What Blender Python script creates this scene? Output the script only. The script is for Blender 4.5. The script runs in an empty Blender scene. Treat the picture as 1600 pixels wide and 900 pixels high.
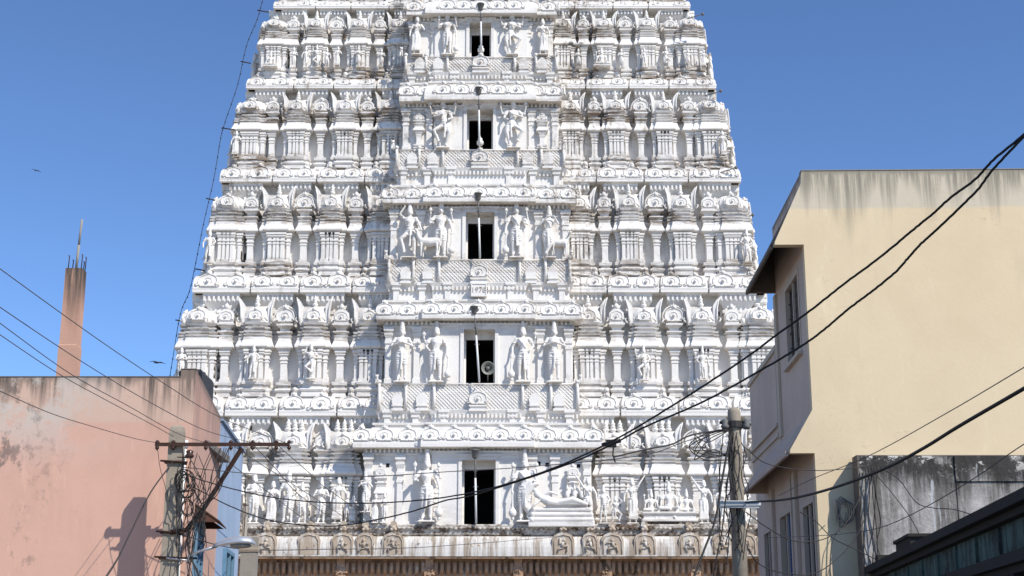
import bpy, math, random
from math import sin, cos, tan, atan, pi, radians
from mathutils import Vector, Matrix
random.seed(7)
# ------------------------------------------------------------------ camera, light
SC = bpy.context.scene
F_PX = 2300.0; PITCH = radians(14.62); EYE = 1.6
cam_d = bpy.data.cameras.new("camera"); cam = bpy.data.objects.new("camera", cam_d)
SC.collection.objects.link(cam); SC.camera = cam
cam.location = (0, 0, EYE); cam.rotation_euler = (radians(90) + PITCH, 0, 0)
cam_d.sensor_width = 36; cam_d.lens = 36 * F_PX / 1600; cam_d.clip_start = .2; cam_d.clip_end = 6000
SUN_AZ = radians(46)      # to the right of straight behind the camera
SUN_EL = radians(45)
w = bpy.data.worlds.new("World"); SC.world = w; w.use_nodes = True
wn = w.node_tree.nodes; wl = w.node_tree.links
sky = wn.new('ShaderNodeTexSky'); sky.sky_type = 'NISHITA'; sky.sun_disc = False
sky.sun_elevation = SUN_EL; sky.sun_rotation = pi - SUN_AZ
sky.air_density = 1.0; sky.dust_density = 0.0; sky.ozone_density = 7.5; sky.altitude = 3000
wn['Background'].inputs['Strength'].default_value = 0.145
wl.new(sky.outputs[0], wn['Background'].inputs['Color'])
sd = bpy.data.lights.new("sun", 'SUN'); sd.energy = 3.95; sd.angle = radians(.5); sd.color = (1, .955, .885)
so = bpy.data.objects.new("sun", sd); SC.collection.objects.link(so)
sv = Vector((sin(SUN_AZ) * cos(SUN_EL), -cos(SUN_AZ) * cos(SUN_EL), sin(SUN_EL)))
so.rotation_euler = sv.to_track_quat('Z', 'Y').to_euler(); so.location = (20, -20, 40)
SC.view_settings.view_transform = 'Standard'; SC.view_settings.look = 'None'
SC.view_settings.exposure = 0.34; SC.view_settings.gamma = 1
SC.cycles.max_bounces = 6; SC.cycles.diffuse_bounces = 4

def den(y): return F_PX * cos(PITCH) - (450 - y) * sin(PITCH)
def Zat(y, Y): return EYE + Y * (F_PX * sin(PITCH) + (450 - y) * cos(PITCH)) / den(y)
def Xat(x, y, Y): return (x - 800) * Y / den(y)
def P(x, y, Y): return Vector((Xat(x, y, Y), Y, Zat(y, Y)))

# ------------------------------------------------------------------ node helpers
class NT:
    def __init__(s, name):
        s.m = bpy.data.materials.new(name); s.m.use_nodes = True
        s.t = s.m.node_tree; s.b = s.t.nodes['Principled BSDF']
        g = s.t.nodes.new('ShaderNodeNewGeometry'); s.pos = g.outputs['Position']; s.nrm = g.outputs['Normal']
    def lk(s, a, b):
        if isinstance(a, (int, float)): b.default_value = a
        elif isinstance(a, tuple): b.default_value = a if len(a) == 4 else (*a, 1)
        else: s.t.links.new(a, b)
    def math(s, op, a, b=0.0, clamp=False):
        n = s.t.nodes.new('ShaderNodeMath'); n.operation = op; n.use_clamp = clamp
        s.lk(a, n.inputs[0]); s.lk(b, n.inputs[1]); return n.outputs[0]
    def mul(s, *a):
        r = a[0]
        for q in a[1:]: r = s.math('MULTIPLY', r, q)
        return r
    def add(s, a, b): return s.math('ADD', a, b)
    def scale(s, v):
        n = s.t.nodes.new('ShaderNodeMapping'); n.vector_type = 'POINT'
        s.lk(s.pos, n.inputs['Vector']); n.inputs['Scale'].default_value = v; return n.outputs[0]
    def noise(s, v, sc=1.0, det=5, rough=.6, off=0, dist=0.0):
        m = s.t.nodes.new('ShaderNodeMapping'); s.lk(s.pos, m.inputs['Vector'])
        m.inputs['Scale'].default_value = v; m.inputs['Location'].default_value = (off, off * .7, off * 1.3)
        n = s.t.nodes.new('ShaderNodeTexNoise'); n.inputs['Scale'].default_value = sc
        n.inputs['Detail'].default_value = det; n.inputs['Roughness'].default_value = rough
        n.inputs['Distortion'].default_value = dist
        s.lk(m.outputs[0], n.inputs['Vector']); return n.outputs['Fac']
    def ramp(s, f, a, b):
        n = s.t.nodes.new('ShaderNodeMapRange'); n.interpolation_type = 'SMOOTHSTEP'
        s.lk(f, n.inputs[0]); n.inputs[1].default_value = a; n.inputs[2].default_value = b; return n.outputs[0]
    def mix(s, f, a, b):
        n = s.t.nodes.new('ShaderNodeMix'); n.data_type = 'RGBA'
        s.lk(f, n.inputs[0]); s.lk(a, n.inputs[6]); s.lk(b, n.inputs[7]); return n.outputs[2]
    def sep(s, v):
        n = s.t.nodes.new('ShaderNodeSeparateXYZ'); s.lk(v, n.inputs[0]); return n.outputs
    def done(s, col, rough=.85, bump=None, bstr=.3, bdist=.02, metal=0.0):
        s.lk(col, s.b.inputs['Base Color']); s.lk(rough, s.b.inputs['Roughness']); s.b.inputs['Metallic'].default_value = metal
        s.b.inputs['Specular IOR Level'].default_value = .3
        if bump is not None:
            n = s.t.nodes.new('ShaderNodeBump'); n.inputs['Strength'].default_value = bstr; n.inputs['Distance'].default_value = bdist
            s.lk(bump, n.inputs['Height']); s.lk(n.outputs[0], s.b.inputs['Normal'])
        return s.m

TX = Xat(748, 620, 80.5)       # the tower's axis
def mat_white():
    n = NT("white_limewash"); x, y, z = n.sep(n.pos); nz = n.sep(n.nrm)[2]
    big = n.ramp(n.noise((.22, .22, .3), 1, 4, .6), .42, .68)
    streak = n.ramp(n.noise((3.2, 3.2, .35), 1, 5, .65, 3), .5, .74)
    fine = n.ramp(n.noise((1, 1, 1), 3.5, 6, .7, 9), .45, .7)
    led = n.ramp(nz, .35, .9)
    # the flanks beside the central bay and the upper storeys are more weathered
    ax = n.math('ABSOLUTE', n.math('SUBTRACT', x, TX)); hz = n.ramp(z, 13, 33)
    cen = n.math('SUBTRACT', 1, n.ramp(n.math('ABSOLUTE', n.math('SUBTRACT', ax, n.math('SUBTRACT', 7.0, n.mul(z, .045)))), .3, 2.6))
    wear = n.add(n.mul(n.add(.25, n.mul(hz, .75)), big), n.mul(cen, n.add(.2, n.mul(hz, .9))))
    st = n.math('MINIMUM', n.mul(n.add(n.mul(streak, .75), n.mul(fine, .45)), wear), .85)
    ld = n.mul(led, n.ramp(n.noise((1, 1, 1), 1.6, 5, .7, 21), .4, .62), n.add(.55, n.mul(hz, .35)))
    # grime washed down on to the base and neck mouldings of every storey of the wings
    yb_ = [820, 619, 430, 263, 122, 1]; bands = 0.0
    for i, y_ in enumerate(yb_):
        z0 = Zat(y_, 80 + .62 * i); H = 5.7 * (1, 1, .97, .92, .82, .76)[i]
        for a, b in ((-.25, .16), (.54, .71)):
            bands = n.add(bands, n.mul(n.ramp(z, z0 + a * H - .15 if a > 0 else z0 - .35, z0 + a * H + .1 if a > 0 else z0 - .1), n.ramp(z, z0 + b * H + .25, z0 + b * H - .1)))
    wing = n.ramp(ax, 4.3, 5.5)
    crust = n.mul(bands, n.ramp(n.noise((1.1, 1.1, 6.), 1, 7, .78, 61), .44, .54), n.ramp(n.noise((.25, .25, .4), 1, 3, .6, 71), .36, .6), n.add(.4, n.mul(hz, .6)), n.add(.4, n.mul(wing, .6)))
    c = n.mix(n.noise((1, 1, 1), .6, 3), (.84, .80, .74), (.76, .73, .685))
    c = n.mix(st, c, (.30, .245, .185)); c = n.mix(ld, c, (.17, .15, .125))
    c = n.mix(n.math('MINIMUM', crust, .9), c, (.235, .175, .12))
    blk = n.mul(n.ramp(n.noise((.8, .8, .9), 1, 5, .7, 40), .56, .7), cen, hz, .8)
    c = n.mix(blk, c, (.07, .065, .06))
    return n.done(c, .9, n.noise((1, 1, 1), 9, 5, .65), .55, .03)
def mat_kapota():
    n = NT("streaked_limewash"); x, y, z = n.sep(n.pos)
    s1 = n.ramp(n.noise((2.6, 1, .12), 1, 6, .75), .44, .62); s2 = n.ramp(n.noise((9, 2, .4), 1, 5, .7, 5), .4, .7)
    c = n.mix(n.math('MINIMUM', n.add(n.mul(s1, .8), n.mul(s2, .4)), .92), (.70, .67, .62), (.30, .235, .17))
    c = n.mix(n.ramp(n.noise((1, 1, 1), 3, 5, .7, 8), .6, .72), c, (.15, .12, .1))
    return n.done(c, .9, s2, .4, .03)
def mat_granite():
    n = NT("brown_granite")
    c = n.mix(n.noise((1, 1, 1), 2.2, 6, .7), (.52, .33, .20), (.36, .235, .15))
    c = n.mix(n.ramp(n.noise((2, 2, .5), 1, 5, .7, 4), .5, .68), c, (.10, .07, .05))
    c = n.mix(n.ramp(n.noise((1, 1, 1), .9, 5, .7, 14), .55, .7), c, (.55, .44, .33))
    return n.done(c, .85, n.noise((1, 1, 1), 12, 6, .7), .6, .04)
def mat_carved():
    n = NT("carved_pale_granite")
    c = n.mix(n.noise((1, 1, 1), 3, 6, .7), (.52, .43, .33), (.36, .28, .205))
    c = n.mix(n.ramp(n.noise((3, 3, .6), 1, 5, .7, 4), .48, .62), c, (.62, .57, .5)); c = n.mix(n.ramp(n.noise((2, 2, 1.5), 1, 7, .75, 24), .55, .66), c, (.14, .105, .08))
    return n.done(c, .9, n.noise((1, 1, 1), 14, 6, .7), .5, .03)
def mat_ledge():
    n = NT("stained_ledge")
    f = n.ramp(n.noise((1.5, 1.5, 2.5), 1, 7, .75), .42, .6)
    c = n.mix(f, (.62, .57, .5), (.13, .085, .055))
    return n.done(c, .9, n.noise((1, 1, 1), 10, 6, .7), .8, .06)
def mat_plain(name, col, rough=.8, metal=0., var=.25, sc=4, bstr=.25):
    n = NT(name); d = tuple(c * (1 - var) for c in col)
    return n.done(n.mix(n.noise((1, 1, 1), sc, 5, .65), col, d), rough, n.noise((1, 1, 1), sc * 5, 4, .6), bstr, .01, metal)
def mat_wall(name, col, col2, top, band, dirt=(.10, .085, .07), amt=.8, patch=None, off=0, bandcol=None, lineh=None):
    """rendered masonry: mottled paint, streaks washed down from the coping"""
    n = NT(name); x, y, z = n.sep(n.pos)
    c = n.mix(n.ramp(n.noise((.5, .5, .5), 1, 6, .6, off), .35, .65), col, col2)
    fb = n.ramp(n.noise((1.2, 1.2, .3), 1, 6, .7, off + 3), .5, .72)
    c = n.mix(n.mul(fb, .32), c, tuple(q * .72 for q in col)); c = n.mix(n.mul(n.ramp(n.noise((2.2, 2.2, .6), 1, 7, .75, off + 41), .58, .66), .35), c, tuple(min(.85, q * 1.14 + .02) for q in col))
    if bandcol: 
        ed = n.add(z, n.mul(n.noise((1, 1, .6), 1, 3, .5, 2), .12))
        c = n.mix(n.mul(n.ramp(ed, lineh - .03, lineh + .05), .75), c, bandcol)
    d = n.math('SUBTRACT', top, z)
    st = n.noise((5.5, 5.5, .2), 1, 6, .75, off + 7)
    reach = n.mul(n.ramp(n.noise((1.1, 1.1, .05), 1, 4, .6, off + 11), .3, .75), band)
    fall = n.ramp(n.math('DIVIDE', d, n.math('MAXIMUM', reach, .05)), 1.0, 0.0)
    m = n.mul(n.ramp(st, .36, .58), fall, amt)
    rim = n.mul(n.ramp(n.add(d, n.mul(n.noise((1, 1, 1), 3, 5, .7, off), .25)), .34, .12), .75)
    c = n.mix(n.math('MAXIMUM', m, rim), c, dirt)
    if patch:
        pm = n.mul(n.ramp(n.noise((.9, .9, 1.1), 1, 8, .75, off + 17), .44, .54), n.ramp(d, band * 1.3, band * .4), n.ramp(x, patch, patch - 2.5))
        c = n.mix(n.mul(pm, .75), c, (.55, .50, .44))
        pm2 = n.mul(n.ramp(n.noise((.9, .9, .7), 1, 8, .75, off + 29), .53, .62), n.ramp(x, patch - 1, patch - 3.4))
        c = n.mix(n.mul(pm2, .8), c, (.12, .10, .09))
    cr = n.ramp(n.math('ABSOLUTE', n.math('SUBTRACT', n.noise((.35, .35, .8), 1, 5, .6, off + 33, .1), .5)), .0016, .0)
    c = n.mix(n.mul(cr, n.ramp(n.noise((.4, .4, .4), 1, 2, .5, off + 5), .55, .6), .6), c, tuple(q * .5 for q in col))
    bp = n.add(n.noise((1, 1, 1), 14, 5, .65), n.mul(n.noise((1, 1, 1), 1.2, 3, .5), 1.5))
    return n.done(c, .9, bp, .14, .02)
def mat_weathered():
    n = NT("weathered_grey_render"); x, y, z = n.sep(n.pos)
    top = Zat(712, 29.5)
    c = n.mix(n.ramp(n.noise((1, 1, 1), 2, 6, .75), .35, .65), (.52, .48, .44), (.28, .26, .24))
    st = n.ramp(n.noise((3.2, 3.2, .25), 1, 6, .7, 3), .42, .6)
    c = n.mix(n.mul(st, .8), c, (.11, .10, .085))
    d = n.math('SUBTRACT', top, z)
    up = n.ramp(n.add(d, n.mul(n.noise((2.2, 2.2, .3), 1, 7, .78, 9), 1.9)), 1.75, 1.25)
    c = n.mix(n.mul(up, n.ramp(n.noise((3, 3, 2), 1, 6, .8, 77), .3, .5), .94), c, (.035, .032, .028))
    fl = n.ramp(n.noise((1.6, 1.6, 2.6), 1, 7, .7, 31), .55, .58)
    c = n.mix(n.mul(fl, n.ramp(d, .55, .05)), c, (.62, .58, .52))
    fl2 = n.ramp(n.noise((3.5, 3.5, .5), 1, 5, .7, 51), .60, .66)
    c = n.mix(n.mul(fl2, .7), c, (.56, .56, .56))
    return n.done(c, .95, n.noise((1, 1, 1), 12, 6, .7), .6, .03)
def mat_green():
    n = NT("grimy_green_paint")
    g = n.ramp(n.noise((1, 1, 1), 1.3, 5, .7), .45, .65); s = n.ramp(n.noise((5, 5, .5), 1, 5, .7, 4), .4, .62)
    c = n.mix(g, (.10, .16, .14), (.035, .04, .035)); c = n.mix(n.mul(s, .7), c, (.02, .02, .018))
    return n.done(c, .9, s, .4, .02)
M = dict(
    white=mat_white(), kap=mat_kapota(), gran=mat_granite(), carved=mat_carved(), ledge=mat_ledge(),
    yellow=mat_wall("cream_yellow_paint", (.76, .615, .40), (.71, .565, .365), Zat(268, 30), 2.2, off=2, amt=.85, bandcol=(.60, .54, .42), lineh=Zat(322, 30), dirt=(.2, .18, .14)),
    trim=mat_plain("cream_trim_paint", (.60, .50, .39), var=.2, sc=2),
    greyside=mat_wall("grey_side_paint", (.62, .49, .39), (.53, .42, .34), Zat(268, 30), 1.0, off=8, amt=.6),
    pink=mat_wall("salmon_paint", (.66, .40, .30), (.60, .365, .275), Zat(588, 31), 1.7, off=5, amt=.95, patch=-7.8, bandcol=(.60, .43, .33), lineh=Zat(655, 31)),
    pinkside=mat_wall("salmon_side_paint", (.60, .36, .27), (.52, .33, .26), Zat(580, 31), 2.6, off=15, amt=.5, dirt=(.12, .1, .09)),
    column=mat_wall("column_render", (.58, .33, .23), (.52, .31, .22), Zat(422, 34), 2.4, off=27, amt=1.0, dirt=(.07, .06, .05)),
    blue=mat_wall("pale_blue_paint", (.36, .45, .58), (.31, .40, .54), 8.0, 2.0, off=35, amt=.5),
    concrete=mat_plain("old_concrete", (.42, .355, .27), .9, var=.45, sc=6, bstr=.6),
    conc2=mat_plain("pale_concrete", (.36, .33, .28), .9, var=.4, sc=5, bstr=.5),
    weath=mat_weathered(), green=mat_green(),
    rust=mat_plain("rusty_steel", (.085, .045, .032), .75, .3, .5, 8),
    awn=mat_plain("rusty_sheet", (.13, .065, .045), .8, .1, .5, 5),
    black=mat_plain("black_rubber", (.015, .014, .013), .6, 0, .2),
    wire=mat_plain("dark_wire", (.04, .036, .034), .6, 0, .3),
    wire2=mat_plain("grey_wire", (.11, .10, .10), .6, 0, .3),
    dark=mat_plain("painted_unlit_interior", (.012, .011, .010), .95, 0, .3),  # near-black colour stands in for the lack of light in the passages
    hole=mat_plain("painted_hole_shade", (.01, .01, .01), .95, 0, .2),  # shade of a hole put into the colour; nothing is cut out
    tank=mat_plain("black_plastic", (.02, .022, .028), .5, 0, .3),
    steel=mat_plain("galvanised_steel", (.55, .56, .58), .4, .7, .2),
    alu=mat_plain("aluminium_lamp", (.62, .64, .67), .35, .6, .15),
    wpaint=mat_plain("white_paint", (.74, .74, .72), .5, 0, .15),
    lampgrey=mat_plain("grey_lamp", (.16, .155, .15), .6, 0, .3),
    horn=mat_plain("horn_grey", (.22, .23, .20), .5, .2, .2),
    shutter=mat_plain("blue_shutter_paint", (.035, .10, .27), .6, 0, .3),
    lblue=mat_plain("faded_blue_paint", (.16, .30, .42), .7, 0, .4),
    wood=mat_plain("brown_shutter", (.10, .08, .07), .8, 0, .3),
    roof=mat_plain("roof_slab", (.22, .20, .18), .95, 0, .3),
    slab=mat_plain("mouldy_slab", (.045, .04, .035), .95, 0, .4),
    eave=mat_plain("mouldy_eave", (.20, .17, .14), .95, 0, .4, 3),
    asphalt=mat_plain("asphalt", (.055, .052, .05), .95, 0, .3, 3),
    earth=mat_plain("dusty_earth", (.40, .33, .25), .95, 0, .3, 1),
    pave=mat_plain("paving", (.30, .28, .25), .95, 0, .3, 1),
    paintline=mat_plain("road_paint", (.7, .7, .66), .8),
    feather=mat_plain("dark_feathers", (.03, .027, .025), .9, 0, .3),
    insul=mat_plain("brown_ceramic", (.07, .035, .025), .25, 0, .2),
)
gl = bpy.data.materials.new("window_glass"); gl.use_nodes = True
gb = gl.node_tree.nodes['Principled BSDF']; gb.inputs['Base Color'].default_value = (.03, .035, .04, 1); gb.inputs['Roughness'].default_value = .15
M['glass'] = gl

# ------------------------------------------------------------------ mesh builder
class MB:
    def __init__(s): s.v = []; s.f = []; s.sm = []; s.M = Matrix.Identity(4)
    def _v(s, pts):
        b = len(s.v)
        for p in pts: s.v.append(tuple(s.M @ Vector(p)))
        return b
    def _f(s, faces, b, smooth=False):
        flip = s.M.determinant() < 0
        for f in faces:
            g = [b + i for i in f]; s.f.append(tuple(reversed(g)) if flip else tuple(g)); s.sm.append(smooth)
    def box(s, x0, x1, y0, y1, z0, z1):
        b = s._v([(x0, y0, z0), (x1, y0, z0), (x1, y1, z0), (x0, y1, z0), (x0, y0, z1), (x1, y0, z1), (x1, y1, z1), (x0, y1, z1)])
        s._f([(0, 3, 2, 1), (4, 5, 6, 7), (0, 1, 5, 4), (1, 2, 6, 5), (2, 3, 7, 6), (3, 0, 4, 7)], b)
    def loft(s, x0, x1, y0, y1, prof, back=False, xs=1.0):
        """rectangular rings; prof = [(z, outset)], outset left, right and front"""
        pts = []
        for z, o in prof:
            yb = y1 + (o if back else 0)
            q = o * xs; pts += [(x0 - q, y0 - o, z), (x1 + q, y0 - o, z), (x1 + q, yb, z), (x0 - q, yb, z)]
        b = s._v(pts); F = [(3, 2, 1, 0)]; n = len(prof)
        for i in range(n - 1):
            for k in range(4):
                k2 = (k + 1) % 4; F.append((i * 4 + k, i * 4 + k2, i * 4 + 4 + k2, i * 4 + 4 + k))
        F.append(tuple((n - 1) * 4 + k for k in range(4))); s._f(F, b)
    def lathe(s, cx, cy, prof, n=12, smooth=True, ax=None):
        """prof = [(z, r)]"""
        pts = []
        for z, r in prof:
            for k in range(n):
                a = 2 * pi * (k + .5) / n; pts.append((cx + r * cos(a), cy + r * sin(a), z))
        b = s._v(pts); m = len(prof); F = []
        for i in range(m - 1):
            for k in range(n):
                k2 = (k + 1) % n; F.append((i * n + k, i * n + k2, i * n + n + k2, i * n + n + k))
        s._f(F, b, smooth); s._f([tuple(reversed(range(n)))], b); s._f([tuple((m - 1) * n + k for k in range(n))], b)
    def prism(s, poly, y0, y1):
        """poly in (x, z), counter-clockwise seen from -y"""
        n = len(poly); b = s._v([(x, y0, z) for x, z in poly] + [(x, y1, z) for x, z in poly])
        F = [tuple(range(n)), tuple(reversed(range(n, 2 * n)))]
        for k in range(n):
            k2 = (k + 1) % n; F.append((k, n + k, n + k2, k2))
        s._f(F, b)
    def extr(s, poly, z0, z1):
        """poly in (x, y) counter-clockwise from above"""
        n = len(poly); b = s._v([(x, y, z0) for x, y in poly] + [(x, y, z1) for x, y in poly])
        F = [tuple(reversed(range(n))), tuple(range(n, 2 * n))]
        for k in range(n):
            k2 = (k + 1) % n; F.append((k, k2, n + k2, n + k))
        s._f(F, b)
    def tube(s, pts, r, n=6, smooth=True, r1=None):
        pts = [Vector(p) for p in pts]; m = len(pts)
        if m < 2: return
        T = []
        for i in range(m):
            t = pts[min(i + 1, m - 1)] - pts[max(i - 1, 0)]
            T.append(t.normalized() if t.length > 1e-9 else Vector((0, 0, 1)))
        up = Vector((0, 0, 1)) if abs(T[0].z) < .9 else Vector((1, 0, 0))
        N = T[0].cross(up).normalized(); vs = []
        for i in range(m):
            N = (N - T[i] * N.dot(T[i])); N = N.normalized() if N.length > 1e-6 else T[i].orthogonal().normalized()
            B = T[i].cross(N)
            rr = r if r1 is None else r + (r1 - r) * i / (m - 1)
            if isinstance(r, (list, tuple)): rr = r[i]
            for k in range(n):
                a = 2 * pi * k / n; vs.append(pts[i] + N * cos(a) * rr + B * sin(a) * rr)
        b = s._v(vs); F = []
        for i in range(m - 1):
            for k in range(n):
                k2 = (k + 1) % n; F.append((i * n + k, i * n + k2, i * n + n + k2, i * n + n + k))
        s._f(F, b, smooth); s._f([tuple(reversed(range(n))), tuple((m - 1) * n + k for k in range(n))], b)
    def ell(s, c, r, n=10, m=7):
        prof = []; pts = []; c = Vector(c)
        if isinstance(r, (int, float)): r = (r, r, r)
        for i in range(m + 1):
            t = -pi / 2 + pi * i / m
            rr = max(cos(t), .02)
            for k in range(n):
                a = 2 * pi * k / n; pts.append(c + Vector((r[0] * rr * cos(a), r[1] * rr * sin(a), r[2] * sin(t))))
        b = s._v(pts); F = []
        for i in range(m):
            for k in range(n):
                k2 = (k + 1) % n; F.append((i * n + k, i * n + k2, i * n + n + k2, i * n + n + k))
        s._f(F, b, True); s._f([tuple(reversed(range(n))), tuple(m * n + k for k in range(n))], b)
    def mesh(s, name, mat):
        me = bpy.data.meshes.new(name); me.from_pydata(s.v, [], s.f); me.polygons.foreach_set('use_smooth', s.sm)
        me.materials.append(mat); me.update(); return me
COL = SC.collection
def link(name, me, parent=None, loc=(0, 0, 0), rz=0, sc=(1, 1, 1)):
    o = bpy.data.objects.new(name, me); COL.objects.link(o); o.parent = parent
    o.location = loc; o.rotation_euler = (0, 0, rz); o.scale = sc; return o
def part(name, mb, mat, parent, **k): return link(name, mb.mesh(name, M[mat]), parent, **k)
def tag(o, label=None, cat=None, group=None, kind=None):
    if label: o['label'] = label
    if cat: o['category'] = cat
    if group: o['group'] = group
    if kind: o['kind'] = kind
    return o
def empty(name, loc, label, cat, group=None, rz=0):
    o = bpy.data.objects.new(name, None); COL.objects.link(o); o.location = loc; o.rotation_euler = (0, 0, rz)
    o.empty_display_size = .5; return tag(o, label, cat, group)
JIT = random.Random(11)
def inst(proto, parent, loc, rz=0, sc=(1, 1, 1)):
    """proto = (name, mesh, [(child name, mesh, loc)...])"""
    j = lambda a: 1 + JIT.uniform(-a, a)       # hand-made: no two alike
    o = link(proto[0], proto[1], parent, (loc[0] + JIT.uniform(-.03, .03), loc[1] + JIT.uniform(-.03, .03), loc[2]), rz + JIT.uniform(-.02, .02), (sc[0] * j(.035), sc[1] * j(.04), sc[2] * j(.008)))
    o.rotation_euler[1] = JIT.uniform(-.006, .006)
    for nm, me, l in proto[2]: link(nm, me, o, l)
    return o

# ------------------------------------------------------------------ setting
g = MB(); g.box(-900, 900, -300, 2500, -.5, 0); tag(part('ground', g, 'earth', None), kind='structure')
g = MB(); g.box(-3.6, 3.4, -60, 76, 0.001, .008); tag(part('road', g, 'asphalt', None), kind='structure')
g = MB(); g.box(-6.4, -3.6, -60, 76, .001, .12); tag(part('pavement', g, 'pave', None), kind='structure')
g = MB(); g.box(3.4, 5.2, -60, 76, .001, .12); tag(part('pavement', g, 'pave', None), kind='structure')

# ------------------------------------------------------------------ carved building blocks
def kudu(mb, cx, y, cz, r, tilt=0.0, crest=True, lobes=8, yaw=0.0):
    """horseshoe gable motif with a boss and a crest; faces -y"""
    old = mb.M.copy(); mb.M = old @ Matrix.Translation((cx, y, cz)) @ Matrix.Rotation(yaw, 4, 'Z') @ Matrix.Rotation(tilt, 4, 'X')
    n = 36; poly = []; rim = []
    for k in range(n):
        a = -pi / 2 + 2 * pi * k / n
        rr = r * (1 + .055 * abs(cos(3.5 * (a - pi / 2)))); x = rr * cos(a) * 1.22; z = rr * sin(a)
        if z < -.72 * r: z = -.72 * r; x *= 1.3
        poly.append((x, z)); rim.append((x * .93, -.07 * r / .5, z * .93))
    mb.prism(poly, -.05 * r / .5, .22)
    mb.tube(rim + [rim[0]], .075 * r, 5)
    mb.tube([(r * .5 * cos(2 * pi * k / 12), -.07 * r / .5, r * .0 + r * .46 * sin(2 * pi * k / 12)) for k in range(-1, 8)], .05 * r, 4)
    mb.ell((0, -.13 * r / .5, -.02 * r), (.2 * r, .26 * r, .24 * r), 8, 5)
    for sx in (-1, 1):
        mb.tube([(sx * r * t * 1.0, -.1 * r / .5, z * r) for t, z in ((.95, -.3), (1.25, -.58), (1.5, -.5), (1.5, -.28), (1.32, -.26))], .09 * r, 5, r1=.05 * r)
    if crest:
        mb.ell((0, -.06, 1.16 * r), (.27 * r, .24 * r, .26 * r), 8, 5)
        mb.prism([(-.4 * r, 1.02 * r), (.4 * r, 1.02 * r), (.34 * r, 1.5 * r), (.16 * r, 1.36 * r), (0, 1.68 * r), (-.16 * r, 1.36 * r), (-.34 * r, 1.5 * r)], .0, .12)
    mb.M = old
def kap_prof(z, h, o, lip=.2):
    P_ = [(z, o * .86), (z + .03, o), (z + lip * h, o)]
    for i in range(1, 6):
        t = i / 5 * pi / 2; P_.append((z + lip * h + (1 - lip) * h * sin(t), o * (.22 + .78 * cos(t)) if i < 5 else o * .22))
    return P_
def kap2(z, h, o):
    return [(z - .05, o * .5), (z, o * .9), (z + .02, o), (z + .2 * h, o), (z + .45 * h, o * .74), (z + .72 * h, o * .52), (z + h, o * .40), (z + h + .01, 0)]
def mould(z0, z1, a=.1):
    h = z1 - z0
    return [(z0, a * .9), (z0 + .16 * h, a * .9), (z0 + .17 * h, a * .5), (z0 + .30 * h, a * .5), (z0 + .36 * h, a * 1.1), (z0 + .46 * h, a * 1.5), (z0 + .56 * h, a * 1.1),
            (z0 + .6 * h, 0), (z0 + .78 * h, 0), (z0 + .79 * h, a * .9), (z0 + .93 * h, a * 1.1), (z1, a * 1.1)]
def pilaster(mb, cx, yf, w, z0, z1, d=.22):
    h = z1 - z0; k = w * .5
    mb.loft(cx - k, cx + k, yf, yf + d, [(z0, .05), (z0 + .09 * h, .05), (z0 + .10 * h, 0), (z0 + .60 * h, 0), (z0 + .61 * h, .035), (z0 + .65 * h, .035), (z0 + .655 * h, 0),
        (z0 + .70 * h, 0), (z0 + .715 * h, .05), (z0 + .765 * h, .05), (z0 + .77 * h, .01), (z0 + .81 * h, .01), (z0 + .87 * h, .085), (z0 + .90 * h, .085), (z0 + .905 * h, .03), (z0 + .94 * h, .12), (z1, .12)])
def finial_mb(h=.75, s=1.0):
    m = MB(); m.lathe(0, 0, [(z * h, r * s) for z, r in ((0, .1), (.05, .14), (.1, .08), (.16, .08), (.26, .16), (.36, .17), (.44, .09), (.48, .13), (.53, .14), (.58, .07), (.66, .11), (.74, .115), (.8, .06), (.9, .05), (1, .01))], 10)
    return m
def lattice(mb, x0, x1, z0, z1, yf, step=.17, r=.018, lean=0.0):
    h = z1 - z0; w_ = x1 - x0
    for sgn in (1, -1):
        c = -h
        while c < w_ + h:
            a = []
            for i in range(5):
                t = i / 4; x = (x0 + c + t * h) if sgn > 0 else (x0 + c + (1 - t) * h); z = z0 + t * h
                if x0 <= x <= x1: a.append((x, yf(t), z))
            if len(a) > 1: mb.tube(a, r, 4, False)
            c += step
# unit modules: wing storey 2, wall height 5.7
ZB, ZP0, ZP1, ZK0, ZK1, ZM, ZN, ZR = 0., .82, 2.5, 2.62, 3.16, 3.5, 3.98, 4.88
def wall_stack(m, x0, x1, yf, yb, neck=.12):
    m.loft(x0 - .02, x1 + .02, yf, yb, mould(ZB, ZP0, .09))
    m.loft(x0 + .05, x1 - .05, yf + .1, yb, [(ZP0, 0), (ZP1 + .02, 0)])
    m.loft(x0, x1, yf + .02, yb, [(ZP1, .06), (ZP1 + .05, .06), (ZP1 + .06, .1), (ZK0, .1)])
    m.loft(x0, x1, yf, yb, kap2(ZK0, ZK1 - ZK0, .24))
    m.loft(x0 + .03, x1 - .03, yf, yb, [(ZK1, .04), (ZK1 + .08, .04), (ZK1 + .09, .12), (ZK1 + .16, .14), (ZK1 + .17, .02), (ZK1 + .24, .02), (ZK1 + .25, .1), (ZM, .13)])
    m.loft(x0 + neck, x1 - neck, yf + .1, yb, [(ZM, .0), (ZM + .16, .0), (ZM + .17, .09), (ZM + .24, .11), (ZM + .25, .0), (ZM + .34, .0), (ZM + .35, .1), (ZN, .16)])
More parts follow.
